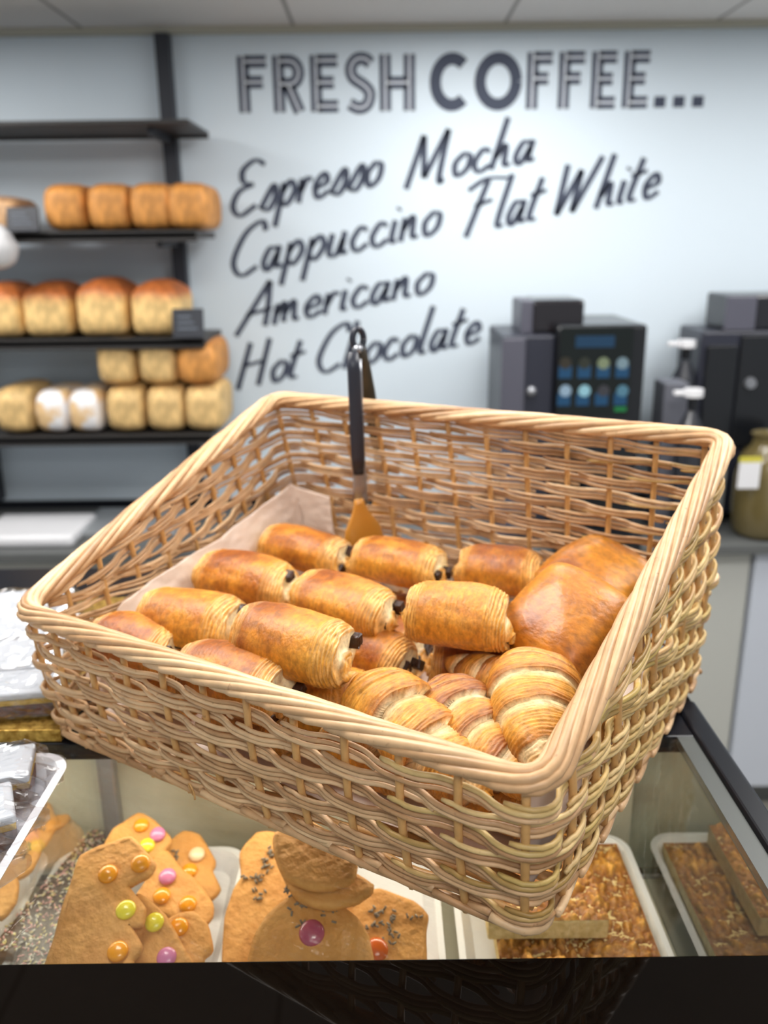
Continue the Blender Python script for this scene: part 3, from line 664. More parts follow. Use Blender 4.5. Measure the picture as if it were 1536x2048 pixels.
# left tray biscuits
for i, (pts, lab, z) in enumerate([
    ([(330, 410), (400, 400), (432, 470), (410, 570), (330, 620), (270, 560), (280, 460)], 'rounded tan biscuit at the back of the far left tray', -.175),
    ([(230, 520), (290, 470), (330, 600), (270, 720), (180, 760), (130, 700), (180, 600)], 'rounded tan biscuit second from the back in the far left tray', -.17),
    ([(110, 680), (190, 640), (235, 750), (180, 880), (80, 930), (10, 860), (40, 760)], 'rounded tan biscuit third from the back in the far left tray', -.165),
    ([(-60, 900), (30, 860), (95, 960), (80, 1080), (0, 1170), (-90, 1120)], 'rounded tan biscuit frontmost in the far left tray', -.17)]):
    biscuit('rounded_biscuit', pts, z, .3, [], lab, Z2, marks=[((pts[0][0] + pts[3][0]) / 2, (pts[0][1] + pts[3][1]) / 2, .014, 1.0)] if i < 3 else [], group='rounded biscuits in the far left tray')
# large face biscuits in the middle
PUR = (168, 74, 104)
biscuit('face_biscuit', [(148, 1000), (148, 650), (195, 500), (240, 420), (232, 290), (320, 185), (450, 190), (520, 330), (560, 560), (600, 900), (560, 1000)], -.165, .45, [], 'large tan biscuit behind at the left of the middle pile, with grey marks', Z3,
        marks=[(400, 290, .008, .9), (375, 365, .014, 2.3), (290, 430, .016, 0), (335, 505, .018, 1.0)], thick=.012)
biscuit('face_biscuit', [(830, 560), (1000, 500), (1190, 570), (1262, 640), (1250, 730), (1235, 1000), (860, 1000)], -.165, .45, [(985, 840, RD)], 'large tan biscuit at the right of the middle pile with a dark orange nose', Z3,
        marks=[(1150, 665, .026, .2), (1040, 640, .03, .3), (1075, 755, .016, 2.4), (980, 690, .02, .3)], thick=.012, cs=.012)
biscuit('face_biscuit', [(290, 1000), (300, 790), (375, 650), (520, 530), (700, 540), (860, 650), (930, 760), (942, 1000)], -.14, .5, [(625, 745, PUR)], 'large tan face biscuit with a purple candy nose, frontmost of the middle pile', Z3,
        marks=[(545, 640, .022, 1.0), (590, 585, .018, .3), (725, 615, .026, 2.2), (700, 585, .02, .2), (820, 580, .014, 0), (515, 515, .012, 2.5)], thick=.012, cs=.0125)
biscuit('round_biscuit', [(470, 380), (700, 330), (960, 470), (880, 540), (760, 575), (640, 570), (540, 520)], -.112, .32, [], 'plain tan round biscuit, lower of the two stacked above the purple nose', Z3, thick=.013)
biscuit('round_biscuit', [(425, 180), (620, 120), (860, 300), (850, 420), (740, 470), (600, 465), (480, 410), (430, 300)], -.09, .32, [], 'plain tan round biscuit on the very top of the middle pile', Z3, thick=.013)

# almond crumble slices
def slab(P, W, D, Hh, seed, label, cat='cake slice', rot=0, group=None, sidem=None):
    root = empty('crumble_slice', P, label, cat, group); root.rotation_euler = (0, 0, rot)
    nx, ny = int(W / .0016), int(D / .0016); X, Y = np.meshgrid(np.linspace(-W / 2, W / 2, nx), np.linspace(-D / 2, D / 2, ny), indexing='ij')
    p = np.stack([X.ravel(), Y.ravel(), np.zeros(X.size)], 1)
    h = np.abs(fbm(p, seed, 300, 3)) * .010 + np.abs(fbm(p, seed + 1, 120, 2)) * .005
    e_ = np.minimum(np.minimum(W / 2 - np.abs(p[:, 0]), D / 2 - np.abs(p[:, 1])) / .004, 1)
    p[:, 2] = Hh + (h - .002) * np.clip(e_, 0, 1)
    t = np.clip((h - .001) / .009, 0, 1)[:, None] ** 1.3
    col = np.array(srgb(136, 72, 14)) * (1 - t) + np.array(srgb(236, 172, 76)) * t
    me = gridmesh('crumble', p, nx, ny, False, col); me.flip_normals()
    o = link('crumble_topping', me, M_past, None); o.parent = root
    o = bmo('cake_base', box_bm(-W / 2, W / 2, -D / 2, D / 2, 0, Hh - .0005, .002), sidem or noisy('pale_sponge', srgb(208, 180, 118), srgb(232, 208, 150), 150, .8, .6, 300), None); o.parent = root
    return root
slab((.195, .745, ZD + .0035), .165, .285, .022, 3, 'flat almond crumble slab lying on the right tray, lower layer')
slab((.165, .806, ZD + .0315), .125, .15, .024, 8, 'cut almond crumble slice with a pale side, stacked on the slab')
bpy.context.view_layer.update()

# ------------------------------------------------------------------ wrapped iced slices at the left
o = box('gold_cake_board', -.95, -.342, .803, 1.16, T + .0005, T + .015, M_gold, None, .001); tag(o, 'speckled gold cake board on the counter carrying wrapped iced slices', 'cake board')
tray(-.66, -.308, .515, .742, T + .0005, 'white plastic tray on the glass counter at the left edge with wrapped slices', dz=.022)
def wrapped(P, rz, rx, lab, seed, group, W=.10, D=.055, sc_=1.0):
    root = empty('wrapped_slice', P, lab, 'cake', group)
    bmo_ = []
    def fin(o): o.parent = root; return o
    fin(bmo('fruit_layer', box_bm(-W / 2, W / 2, -D / 2, D / 2, .002, .016, .002), M_fruit, None))
    fin(bmo('sponge_layer', box_bm(-W / 2, W / 2, -D / 2, D / 2, .016, .022, .001), M_sponge, None))
    fin(bmo('icing', box_bm(-W / 2 - .001, W / 2 + .001, -D / 2 - .001, D / 2 + .001, .022, .031, .003, 3), M_icing, None))
    bm = bmesh.new(); bmesh.ops.create_cube(bm, size=2); bmesh.ops.subdivide_edges(bm, edges=bm.edges, cuts=17, use_grid_fill=True)
    Q = np.array([v.co for v in bm.verts]); r = (np.abs(Q) ** 8).sum(1) ** (1 / 8.); Q = Q / r[:, None]
    V = Q * np.array([W / 2 + .006, D / 2 + .005, .0185]) + np.array([0, 0, .0175])
    e_ = np.clip((np.abs(Q[:, 0]) - .8) * 5, 0, 1)
    V[:, 0] += np.sign(Q[:, 0]) * e_ * .014 * (1 + .6 * np.sin(Q[:, 1] * 9 + seed)); V[:, 2] += e_ * (.01 - V[:, 2]) * .6
    V += (.0028 * fbm(V, seed, 180, 3) * (V[:, 2] > .004))[:, None] * np.array([1, 1, .8])
    V[:, 2] = np.maximum(V[:, 2], .0005)
    for v, q in zip(bm.verts, V): v.co = q
    fin(bmo('cellophane', bm, M_film, None, False))
    root.rotation_euler = (rx, 0, rz)
    root.location = P
    return root
k = 0
for (x, y, z, rz, rx, lab) in [
    (-.405, .85, .016, .15, 0, 'white iced slice in cellophane, frontmost on the gold board beside the basket corner'),
    (-.52, .865, .016, .05, 0, 'white iced slice in cellophane on the gold board at the left photo edge'),
    (-.43, .925, .016, .2, .25, 'white iced slice in cellophane leaning in the second row on the gold board'),
    (-.45, 1.0, .018, .1, .3, 'white iced slice in cellophane leaning in the third row on the gold board'),
    (-.47, 1.075, .018, .15, .3, 'white iced slice in cellophane at the back of the gold board')]:
    wrapped(Vector((x, y, T + z)), rz, rx, lab, 11 + k, 'wrapped slices on the gold board'); k += 1
for (x, y, z, rz, rx, lab) in [
    (-.385, .705, .006, .25, 0, 'white iced slice in cellophane at the back corner of the left tray'),
    (-.375, .635, .006, .45, 0, 'white iced slice in cellophane in the middle of the left tray'),
    (-.37, .575, .006, .5, 0, 'white iced slice in cellophane at the front of the left tray')]:
    wrapped(Vector((x, y, T + z)), rz, rx, lab, 31 + k, 'wrapped slices on the left tray'); k += 1

# ------------------------------------------------------------------ the basket
BO = [Vector((-.348, .813, 0)), Vector((.109, .520, 0)), Vector((.366, .921, 0)), Vector((-.100, 1.212, 0))]
RI = [Vector((-.371, .815, .146)), Vector((.104, .503, .146)), Vector((.365, .902, .294)), Vector((-.150, 1.192, .294))]
for v in BO + RI: v.z += T + .004
NS, NA = 60, 14
def loop(c, r):
    """closed perimeter, equal parameterisation for base and rim; corners rounded"""
    pts = []; cen = sum(c, Vector()) / 4
    for i in range(4):
        p0 = c[i]; p1 = c[(i + 1) % 4]; d = (p1 - p0); L = d.length; d = d / L
        a = p0 + d * r; b = p1 - d * r
        for k in range(NS): pts.append(a.lerp(b, k / NS))
        nx = c[(i + 2) % 4]; d2 = (nx - p1).normalized(); e_ = p1 + d2 * r
        for k in range(NA):
            t = k / NA; pts.append((b * (1 - t) ** 2 + p1 * 2 * t * (1 - t) + e_ * t * t))
    return pts
LB = loop(BO, .022); LR = loop(RI, .026); NP = len(LB)
mid = [(a + b) / 2 for a, b in zip(LB, LR)]
cum = [0.0]
for i in range(NP): cum.append(cum[-1] + (mid[(i + 1) % NP] - mid[i]).length)
PER = cum[-1]; cumn = np.array(cum)
side_end = [cum[(i + 1) * (NS + NA) - NA // 2] for i in range(4)]   # front, right, back, left
def idx(s):
    s = s % PER; i = int(np.searchsorted(cumn, s, side='right') - 1); i = min(max(i, 0), NP - 1)
    return i, (s - cum[i]) / (cum[i + 1] - cum[i] + 1e-12)
def at(s, z, off=0.0):
    """point on the wall at arclength s, height z above the base, off = outward"""
    i, f = idx(s); j = (i + 1) % NP
    b = LB[i].lerp(LB[j], f); r = LR[i].lerp(LR[j], f); t = (mid[j] - mid[i]).normalized(); n = Vector((t.y, -t.x, 0)).normalized()
    h = z / (r.z - b.z)
    bulge = .006 * math.sin(min(max(h, 0), 1) * PI)
    return b.lerp(r, h) + n * (off + bulge)
def topz(s):
    i, f = idx(s); j = (i + 1) % NP
    return LR[i].lerp(LR[j], f).z - LB[i].lerp(LB[j], f).z
def side_of(s):
    s %= PER
    for k in range(4):
        if s < side_end[k]: return k
    return 0
root = empty('wicker_basket', ((BO[0] + BO[2]) / 2).to_tuple(), 'large sloping wicker basket with a high back, full of pastries, on the glass counter', 'basket')
NST = int(round(PER / .050)); STEP = PER / NST
walls = [MB() for _ in range(4)]; stakes = [MB() for _ in range(4)]
rr = random.Random(3)
for k in range(NST):
    s = (k + .5) * STEP
    tube(stakes[side_of(s)], [at(s, z) for z in np.linspace(.0, topz(s) - .004, 9)], .0033, 8)
RODR = .00215
def wv(s, ph):
    x = math.sin(PI * (s / STEP - 0.5) + PI / 2 + ph)
    return math.tanh(1.6 * x) / math.tanh(1.6)
def row(zfun, ph, lo, hi, n3=3, sgn=None, srange=None, every=2):
    """one slewed row; rods start every two stakes, drift through the bundle and end"""
    for j in range(0, NST, every):
        s0 = (j + rr.random() * .35 + ph * .3) * STEP; L = (n3 * every - .15 + rr.random() * .3) * STEP
        run = []; n = int(L / .0055)
        sd = side_of(s0 + L / 2); dirn = -1 if sd != 2 else 1
        if sd == 3: dirn = 1
        wob = rr.random() * 6; rj = RODR * (0.9 + .22 * rr.random())
        segs = []
        for i in range(n + 1):
            f = i / n; s = s0 + L * f
            z = zfun(s) + dirn * (f - .5) * (n3 * 2 * RODR * 1.12) + .0005 * math.sin(wob + f * 9)
            if z < lo(s) or z > hi(s):
                if len(run) > 6: segs.append(run)
                run = []; continue
            endo = 0
            run.append(at(s, z, .0044 * wv(s, ph) + (0.0 if .04 < f < .96 else -.0015)))
        if len(run) > 6: segs.append(run)
        for sg in segs:
            m = len(sg); rad = [rj * (.72 if i == 0 else 1 if i < m - 3 else .85 if i < m - 1 else .6) for i in range(m)]
            tube(walls[sd], sg, rad, 7)
P_ROW = .0163
ZL = .128
nr_ = 7
for q in range(nr_):
    row(lambda s, q=q: .019 + q * P_ROW, PI * (q % 2), lambda s: .004, lambda s: min(ZL - .001, topz(s) - .012))
# wale between the lower and the upper weave (sides and back)
for j in range(0, NST):
    s0 = j * STEP; L = 3.2 * STEP; sd = side_of(s0 + L / 2)
    pts = []
    for i in range(34):
        s = s0 + L * i / 33
        if topz(s) < .158: pts = pts if len(pts) > 8 else []; continue
        pts.append(at(s, ZL + .005 + .0035 * math.sin(2 * PI * i / 33), .006 * math.cos(PI * i / 33 * 3.2 + PI * j)))
    if len(pts) > 8: tube(walls[sd], pts, .0027, 7)
for q in range(10):
    row(lambda s, q=q: topz(s) - .020 - q * P_ROW, PI * (q % 2), lambda s: ZL + .012, lambda s: topz(s) - .008)
names = ['front_wall', 'right_wall', 'back_wall', 'left_wall']
for k in range(4):
    o = walls[k].build(names[k], M_wick if k != 1 else M_wickR, root)
    st = stakes[k].build('stakes', M_stake, None); st.parent = o
# rolled rim
rim = MB()
for k in range(NST + NST // 4):
    s0 = k * PER / (NST + NST // 4); L = 5.2 * STEP * (0.95 + rr.random() * .12); pts = []; n = 30; rj = .0041 * (.88 + .24 * rr.random()); tw = rr.random() * .3
    for i in range(n + 1):
        f = i / n; s = s0 + L * f; phi = math.radians(205 - 240 * f) + tw * .3
        rad = .0088 if .08 < f < .92 else .0065
        p = at(s, topz(s) - .006 + rad * 1.05 * math.sin(phi), -rad * math.cos(phi) * -1.0 * -1.0)
        pts.append(p)
    tube(rim, pts, [rj * (.7 if i in (0, n) else 1) for i in range(n + 1)], 8)
tube(rim, [at(s, topz(s) - .007, 0) for s in np.linspace(0, PER, 220)], .0062, 8)
rim.build('rim', M_wick, root)
ft = MB()
for k in range(NST):
    s0 = k * STEP; L = 3.0 * STEP; pts = []; n = 26; rj = .0033 * (.9 + .2 * rr.random())
    for i in range(n + 1):
        f = i / n; s = s0 + L * f
        pts.append(at(s, .0135 - .011 * math.sin(PI * f), .0045 * math.cos(PI * f * 1.5 + .2) + .0015))
    tube(ft, pts, rj, 8)
ft.build('foot_border', M_wick, root)
bs = MB()
cu, su = math.cos(-.5621), math.sin(-.5621); U = Vector((cu, su, 0)); Vv = Vector((-su, cu, 0)); OB = Vector((-.348, .813, T))
def bl(u, v, z): return OB + U * u + Vv * v + Vector((0, 0, z))
for k in range(56):
    v = .012 + k * .0083
    pts = [bl(u, v, .0085 + .0022 * math.sin(u * 70 + (k % 2) * PI)) for u in np.linspace(.012, .53, 60)]
    tube(bs, pts, .0033, 6)
bs.build('base', M_stake, root)
tie = MB()
s_t = PER * 0
ts = side_end[0] * .36
tube(tie, [at(ts + .004 * math.sin(a), .012 + .010 * math.cos(a), .010 + .001 * a) for a in np.linspace(-2.2, 2.2, 12)], .0009, 6)
tie.build('binding_tie', M_stake, root)

# ------------------------------------------------------------------ paper liner
def sheet(name, fn, nu, nv, seed, amp, label, m=M_paper):
    P = np.array([fn(i / (nu - 1), j / (nv - 1)) for i in range(nu) for j in range(nv)])
    w1 = fbm(P, seed, 38, 2); w2 = np.abs(fbm(P, seed + 5, 60, 4))
    P = P + np.outer(amp * w1 + amp * .9 * w2, np.array(fn(None, None)))
    me = gridmesh(name, P, nu, nv, False)
    o = link(name, me, m); tag(o, label, 'paper')
    sd = o.modifiers.new('thick', 'SOLIDIFY'); sd.thickness = .0004
    return o
e_paper = sheet('paper_liner', lambda u, v: tuple(bl(.03 + .485 * u, .03 + .41 * v, .024)) if u is not None else (0, 0, 1), 70, 60, 4, .006, 'crumpled parchment sheet lining the floor of the basket under the pastries')
SL0, SL1 = side_end[2] - .055, PER - .055
def left_flap(u, v):
    if u is None: return (.82, .3, .15)
    s = SL0 + (SL1 - SL0) * u
    d = (SL1 - s)
    top = .178 - .125 * min(1, max(0, (u - .10)) / .32) ** .9 if u < .42 else .053 + .055 * math.sin((u - .42) / .58 * PI) * 1.0 + .02 * (u - .42)
    top = np.interp(u, [0, .14, .3, .5, .7, .85, 1], [.155, .172, .158, .138, .126, .112, .05])
    return tuple(at(s, .02 + (top - .02) * v, -.016 - .004 * math.sin(v * 3)))
sheet('parchment_flap', left_flap, 140, 50, 8, .009, 'sheet of parchment standing against the left inside wall of the basket')
def right_flap(u, v):
    if u is None: return (-.8, .5, .1)
    s = side_end[0] - .015 + .085 * u
    top = np.interp(u, [0, .15, .5, 1], [.118, .136, .134, .10])
    return tuple(at(s, .03 + (top - .03) * v, -.018 - .006 * v))
sheet('parchment_flap', right_flap, 30, 24, 14, .001, 'small parchment corner showing behind the croissants at the right front corner of the basket', mat('parchment_grey', srgb(208, 196, 190), .6))

# ------------------------------------------------------------------ pastries
GB = np.array(srgb(188, 106, 12)); DB = np.array(srgb(118, 52, 4)); GL = np.array(srgb(220, 158, 56)); CR = np.array(srgb(250, 234, 190))
def sst(x, a, b):
    t = np.clip((x - a) / (b - a), 0, 1); return t * t * (3 - 2 * t)
def pain_mesh(seed, L=.118, W=.072, Hh=.058, brown=.6):
    rs = np.random.RandomState(seed); na = 100
    # profile along the axis: (x, r, tone) tone 0 crust,1 golden layered,2 cream
    half = []
    xs = np.linspace(0, .60, 34)
    for x in xs: half.append((x, 1 - .17 * x ** 2.4, 0))
    r = half[-1][1]; x = .60; n = 7
    for k in range(n):
        dx = .0455
        for t in np.linspace(.12, 1, 7):
            half.append((x + dx * t, r - .012 * math.sin(t * PI) * -1.6 - .011 * t * (1 + k * .28), .35 + .5 * (k / n) + (.9 if t > .93 else 0)))
        x += dx; r = half[-1][1] - .008
    # lip, cream crescent, inner roll
    half += [(x + .010, r - .02, .8), (x + .014, r - .05, 1.2), (x + .004, r - .09, 2), (x - .004, r - .18, 2), (x + .004, r - .28, 2), (x + .018, r - .38, 2)]
    xr_, rr_ = x + .018, r - .38
    half += [(xr_ + .03, rr_ - .0, 1.3), (xr_ + .06, rr_ - .03, .8), (xr_ + .075, rr_ - .09, .6), (xr_ + .07, rr_ - .12, 1.5), (xr_ + .085, rr_ - .15, .9)]
    xr_ += .085; rr_ -= .15
    for t in np.linspace(.1, 1, 7): half.append((xr_ + .02 * math.sin(t * PI / 2), rr_ * (1 - t) + .002, .7 + .3 * t))
    half = np.array(half)
    left = half[::-1].copy(); left[:, 0] *= -1
    prof = np.concatenate([left[:-1], half]); nu = len(prof)
    A = np.linspace(0, 2 * PI, na, endpoint=False)
    X = np.repeat(prof[:, 0], na); Rr = np.repeat(prof[:, 1], na); Tn = np.repeat(prof[:, 2], na); AA = np.tile(A, nu)
    sg = np.sign(X); end = sst(np.abs(X), .5, .9)
    ph = rs.rand(2) * 1.2 + .6
    shift = end * (.075 * np.sin(AA + ph[0] * sg) + .022 * np.sin(2 * AA + seed) + .014 * np.sin(5 * AA + seed * 2))
    Xs = X - sg * shift
    # cross-section superellipse with roll seam
    ca, sa = np.cos(AA), np.sin(AA); q = 2.12
    rad = (np.abs(ca) ** q + np.abs(sa) ** q) ** (-1 / q)
    seam = ((AA - 2.5) % (2 * PI)) / (2 * PI)
    rad *= 1 + .03 * (1 - seam) * sst(seam, 0, .06) - .01
    y = rad * ca * Rr; z = rad * sa * Rr
    core = sst(1 - Rr, .26, .55) * end
    z -= core * .20; y += core * .10 * sg * (1 if seed % 2 else -1)
    P = np.stack([Xs * L / 2 / 1.02, y * W / 2, z * Hh / 2], 1)
    nse = fbm(P, seed, 55, 3)
    dirv = np.stack([np.zeros_like(y), y, z], 1); dirv /= (np.linalg.norm(dirv, axis=1)[:, None] + .05)
    # longitudinal flaky wrinkles, stronger at ends
    wr = np.sin((Xs * 1.0 + .04 * np.sin(AA * 2 + seed)) * 95 + 2 * nse) * .0008 * (.10 + end) * (Rr > .5)
    P += dirv * (nse * .0026 + fbm(P, seed + 31, 22, 1) * .002 + wr)[:, None]
    P[:, 1] += .004 * math.sin(seed) * (2 * P[:, 0] / L) ** 2; P[:, 1:] *= (1 + .07 * math.sin(seed * 1.7) * (2 * P[:, :1] / L))
    P[:, 2] = np.where(P[:, 2] < -Hh * .36, -Hh * .36 + (P[:, 2] + Hh * .36) * .25, P[:, 2])
    P[:, 2] += -.0035 * (P[:, 0] / (L / 2)) ** 2
    up = np.clip(z * .6 + .55, 0, 1)
    n2 = fbm(P, seed + 50, 45, 4); n3 = fbm(P * np.array([.5, 1, 1]), seed + 77, 240, 3)
    b = np.clip(brown + .38 * (up - .55) + .42 * n2 + .22 * n3 - .30 * end, 0, 1)[:, None]
    crust = GL * (1 - b) + GB * b; b2 = np.clip(b * 1.7 - .95, 0, 1); crust = crust * (1 - b2) + DB * b2
    t1 = np.clip(Tn, 0, 1)[:, None] * .45; t2 = np.clip(Tn - 1, 0, 1)[:, None]
    strp = (.5 + .5 * np.sin(Xs * 120 + 3 * n2 + 5))[:, None] * end[:, None] * .45
    drk = (np.clip(np.sin(Xs * 88 + 3.5 * n2 + 2) * 2 - 1.1, 0, 1) * end * .55)[:, None]; crust = crust * (1 - drk) + DB * drk
    col = crust * (1 - t1) + GL * t1; col = col * (1 - strp) + (GL * .6 + CR * .4) * strp
    topm = np.clip(.45 + np.sin(AA + ph[1] * .4), .15, 1)[:, None]
    t2 = t2 * topm; col = col * (1 - t2) + CR * t2
    return gridmesh('pain', P, nu, na, True, col)
def choc_mesh(seed):
    bm = box_bm(-.010, .006, -.0050, .0050, -.0062, .0062, .0016, 2); rs = random.Random(seed)
    for v in bm.verts: v.co += Vector((rs.uniform(-1, 1), rs.uniform(-1, 1), rs.uniform(-1, 1))) * .0010
    me = bpy.data.meshes.new('choc'); bm.to_mesh(me); bm.free(); me.materials.append(M_choc); return me
CHOC = [choc_mesh(i) for i in range(4)]
def pain(a, b, z, label, seed, W=.072, Hh=.058, roll=0.0, brown=.6, lenk=1.0, zb=None, L=None, name='chocolate_pastry', ch=((-.21, -.10), (.24, .02)), choc=True):
    A = atz(a[0], a[1], z); B = atz(b[0], b[1], z if zb is None else zb); c = (A + B) / 2
    d = (B - A).normalized(); LL = (L or (B - A).length) * lenk
    s = Vector((0, 0, 1)).cross(d).normalized(); u = d.cross(s)
    F = Matrix((d, s, u)).transposed().to_4x4() @ Matrix.Rotation(roll, 4, 'X')
    root = empty(name, c, label, 'pastry', 'rolled chocolate pastries in the basket'); root.rotation_euler = F.to_euler()
    o = link('dough_roll', pain_mesh(seed, LL, W, Hh, brown), M_past); o.parent = root
    for k, (cy, cz) in enumerate(ch if choc else ()):
        for sgn in (1,):
            m = bpy.data.objects.new('chocolate_stick', CHOC[(seed + k) % 4]); C.objects.link(m); m.parent = root
            m.location = (sgn * (LL / 2 * .905), cy * W * .8, cz * Hh * .85); m.rotation_euler = (.4 * k + seed, 0, .1 * k)
    return root
pain((525, 1080), (698, 1118), .12, 'golden chocolate roll at the back left of the basket, beside the tong head', 21, brown=.62, ch=((-.22, -.22), (.2, .12)))
pain((702, 1108), (893, 1142), .12, 'golden chocolate roll in the back row, in front of the tong head to its right', 22, brown=.58, ch=((-.28, -.05), (.24, -.16)))
pain((912, 1128), (1092, 1152), .12, 'golden chocolate roll in the back row, third from left, next to the diamond turnover', 23, brown=.6, ch=((-.1, -.3), (.22, .1)))
pain((405, 1142), (590, 1180), .12, 'deep golden chocolate roll in the second row, leaning at the parchment side', 24, W=.078, Hh=.066, brown=.75, ch=((-.05, .3), (-.2, -.3)))
pain((598, 1178), (785, 1232), .13, 'chocolate roll in the second row, centre of the basket, chocolate dot on its end', 25, W=.074, brown=.6, ch=((-.12, -.12), (.33, .02)))
pain((806, 1215), (1025, 1243), .15, 'large smooth pale gold chocolate roll on top, right of the centre', 26, W=.078, Hh=.064, brown=.46, ch=((-.1, -.3), (.25, -.2)))
pain((282, 1226), (482, 1262), .12, 'flaky chocolate roll in the third row beside the parchment on the left', 27, W=.08, Hh=.066, brown=.62, ch=((-.24, -.2), (.18, .3)))
pain((474, 1258), (702, 1312), .145, 'largest flaky chocolate roll, on top in the middle with a broken chocolate end', 28, W=.074, Hh=.064, brown=.62, ch=((-.2, -.16), (.3, .12)))
pain((192, 1270), (355, 1306), .108, 'chocolate roll half hidden behind the front rim at the far left corner', 29, W=.068, brown=.62, ch=((-.2, .1), (.2, .1)))
pain((365, 1325), (577, 1385), .118, 'chocolate roll along the front rim, left of the centre', 30, W=.074, Hh=.062, brown=.72, ch=((-.38, -.3), (.38, -.2)))
pain((592, 1398), (728, 1404), .075, 'small chocolate roll tucked under the largest roll near the front rim', 31, W=.07, L=.1, brown=.6, ch=((-.24, -.2), (.22, .25)))
pain((690, 1285), (803, 1328), .09, 'chocolate roll in the gap below the centre, dark chocolate square on its end', 32, W=.066, L=.1, brown=.55, ch=((-.06, .0), (.34, -.1)))
pain((700, 1262), (852, 1310), .062, 'chocolate roll deep in the gap under the pale gold roll, mostly hidden', 33, W=.066, L=.1, brown=.55)
pain((855, 1318), (1042, 1335), .085, 'smooth brown roll underneath the pale gold roll on the right', 34, W=.066, brown=.85, choc=False)
pain((1030, 1330), (1130, 1345), .085, 'smooth brown roll under the front diamond turnover', 35, W=.066, L=.09, brown=.85, choc=False)
# lower layer, glimpsed through the weave
k = 0
for (u, v) in ((.085, .075), (.215, .07), (.345, .075), (.465, .08), (.10, .19), (.10, .32), (.24, .35), (.38, .36), (.47, .25)):
    d = U; c = bl(u, v, .058); s = Vv
    F = Matrix((U, Vv, Vector((0, 0, 1)))).transposed().to_4x4()
    r_ = empty('chocolate_pastry', c, 'chocolate roll in the bottom layer, glimpsed between the wicker strands', 'pastry', 'bottom layer of chocolate rolls'); r_.rotation_euler = F.to_euler()
    if k == 0: lowm = pain_mesh(60, .108, .07, .055, .65); lowm.materials.append(M_past); lowm.polygons.foreach_set('use_smooth', [True] * len(lowm.polygons))
    o = bpy.data.objects.new('dough_roll', lowm); C.objects.link(o); o.parent = r_; k += 1

def turnover_mesh(seed, S=.105, Hh=.06):
    n = 90; g = np.linspace(-1, 1, n); Xg, Yg = np.meshgrid(g, g, indexing='ij'); x = Xg.ravel(); y = Yg.ravel()
    out = []; cols = []
    # square -> rounded square
    k = 1 - .10 * (x * x * y * y)
    hx = (1 - np.abs(x) ** 2.6); hy = (1 - np.abs(y) ** 2.6)
    h = (np.clip(hx, 0, 1) * np.clip(hy, 0, 1)) ** .42
    ridge = .03 * np.exp(-((x - y) / .25) ** 2)
    top = np.stack([x * k * S / 2, y * k * S / 2, (.12 + h * (.88 + ridge)) * Hh / 2], 1)
    bot = np.stack([x * k * S / 2 * .97, y * k * S / 2 * .97, -(.12 + h * .5) * Hh / 2], 1)
    P = np.concatenate([top, bot]); nn = fbm(P, seed, 42, 3); n2 = fbm(P, seed + 3, 50, 4)
    P[:, 2] += nn * .0018
    hh = np.concatenate([h, h * .5]); b = np.clip(.62 + .34 * n2 + .1 * (hh - .6), 0, 1)[:, None]
    crust = GL * (1 - b) + GB * b; b2 = np.clip(b * 1.9 - 1.0, 0, 1); crust = crust * (1 - b2) + DB * b2
    ed = np.clip((.5 - hh) * 2.6, 0, 1)[:, None] * (.6 + .4 * np.sin(P[:, 2:3] * 1500))
    col = crust * (1 - ed * .6) + GL * ed * .6
    F = []
    for i in range(n - 1):
        for j in range(n - 1):
            a = i * n + j; F.append((a, a + n, a + n + 1, a + 1)); c = a + n * n; F.append((c, c + 1, c + n + 1, c + n))
    bd = [i * n for i in range(n)] + [(n - 1) * n + j for j in range(1, n)] + [i * n + n - 1 for i in range(n - 2, -1, -1)] + [j for j in range(n - 2, 0, -1)]
    for i in range(len(bd)):
        a, b_ = bd[i], bd[(i + 1) % len(bd)]; F.append((b_, a, a + n * n, b_ + n * n))
    me = bpy.data.meshes.new('turnover'); me.from_pydata([tuple(v) for v in P], [], F); me.update()
    at_ = me.color_attributes.new('Col', 'FLOAT_COLOR', 'POINT'); at_.data.foreach_set('color', np.concatenate([col, np.ones((len(col), 1))], 1).astype(np.float32).ravel())
    return me
M_turn = pastry_mat('glazed_pastry', .33, .7, 200, .15)
def turnover(px, z, tilt_dir, tilt, spin, lab, seed, S, Hh):
    c = atz(*px, z); n = Vector((math.cos(tilt_dir) * math.sin(tilt), math.sin(tilt_dir) * math.sin(tilt), math.cos(tilt)))
    q = Vector((0, 0, 1)).rotation_difference(n).to_matrix().to_4x4() @ Matrix.Rotation(spin, 4, 'Z')
    o = link('turnover', turnover_mesh(seed, S, Hh), M_turn); o.location = c; o.rotation_euler = q.to_euler(); tag(o, lab, 'pastry', 'diamond turnovers in the basket'); return o
turnover((1195, 1160), .125, math.radians(-100), .35, math.radians(38), 'shiny brown diamond turnover at the back right, half behind the right rim', 5, .115, .062)
turnover((1132, 1248), .140, math.radians(-120), .60, math.radians(38), 'shiny diamond turnover in front, leaning on the right side of the basket', 6, .112, .066)

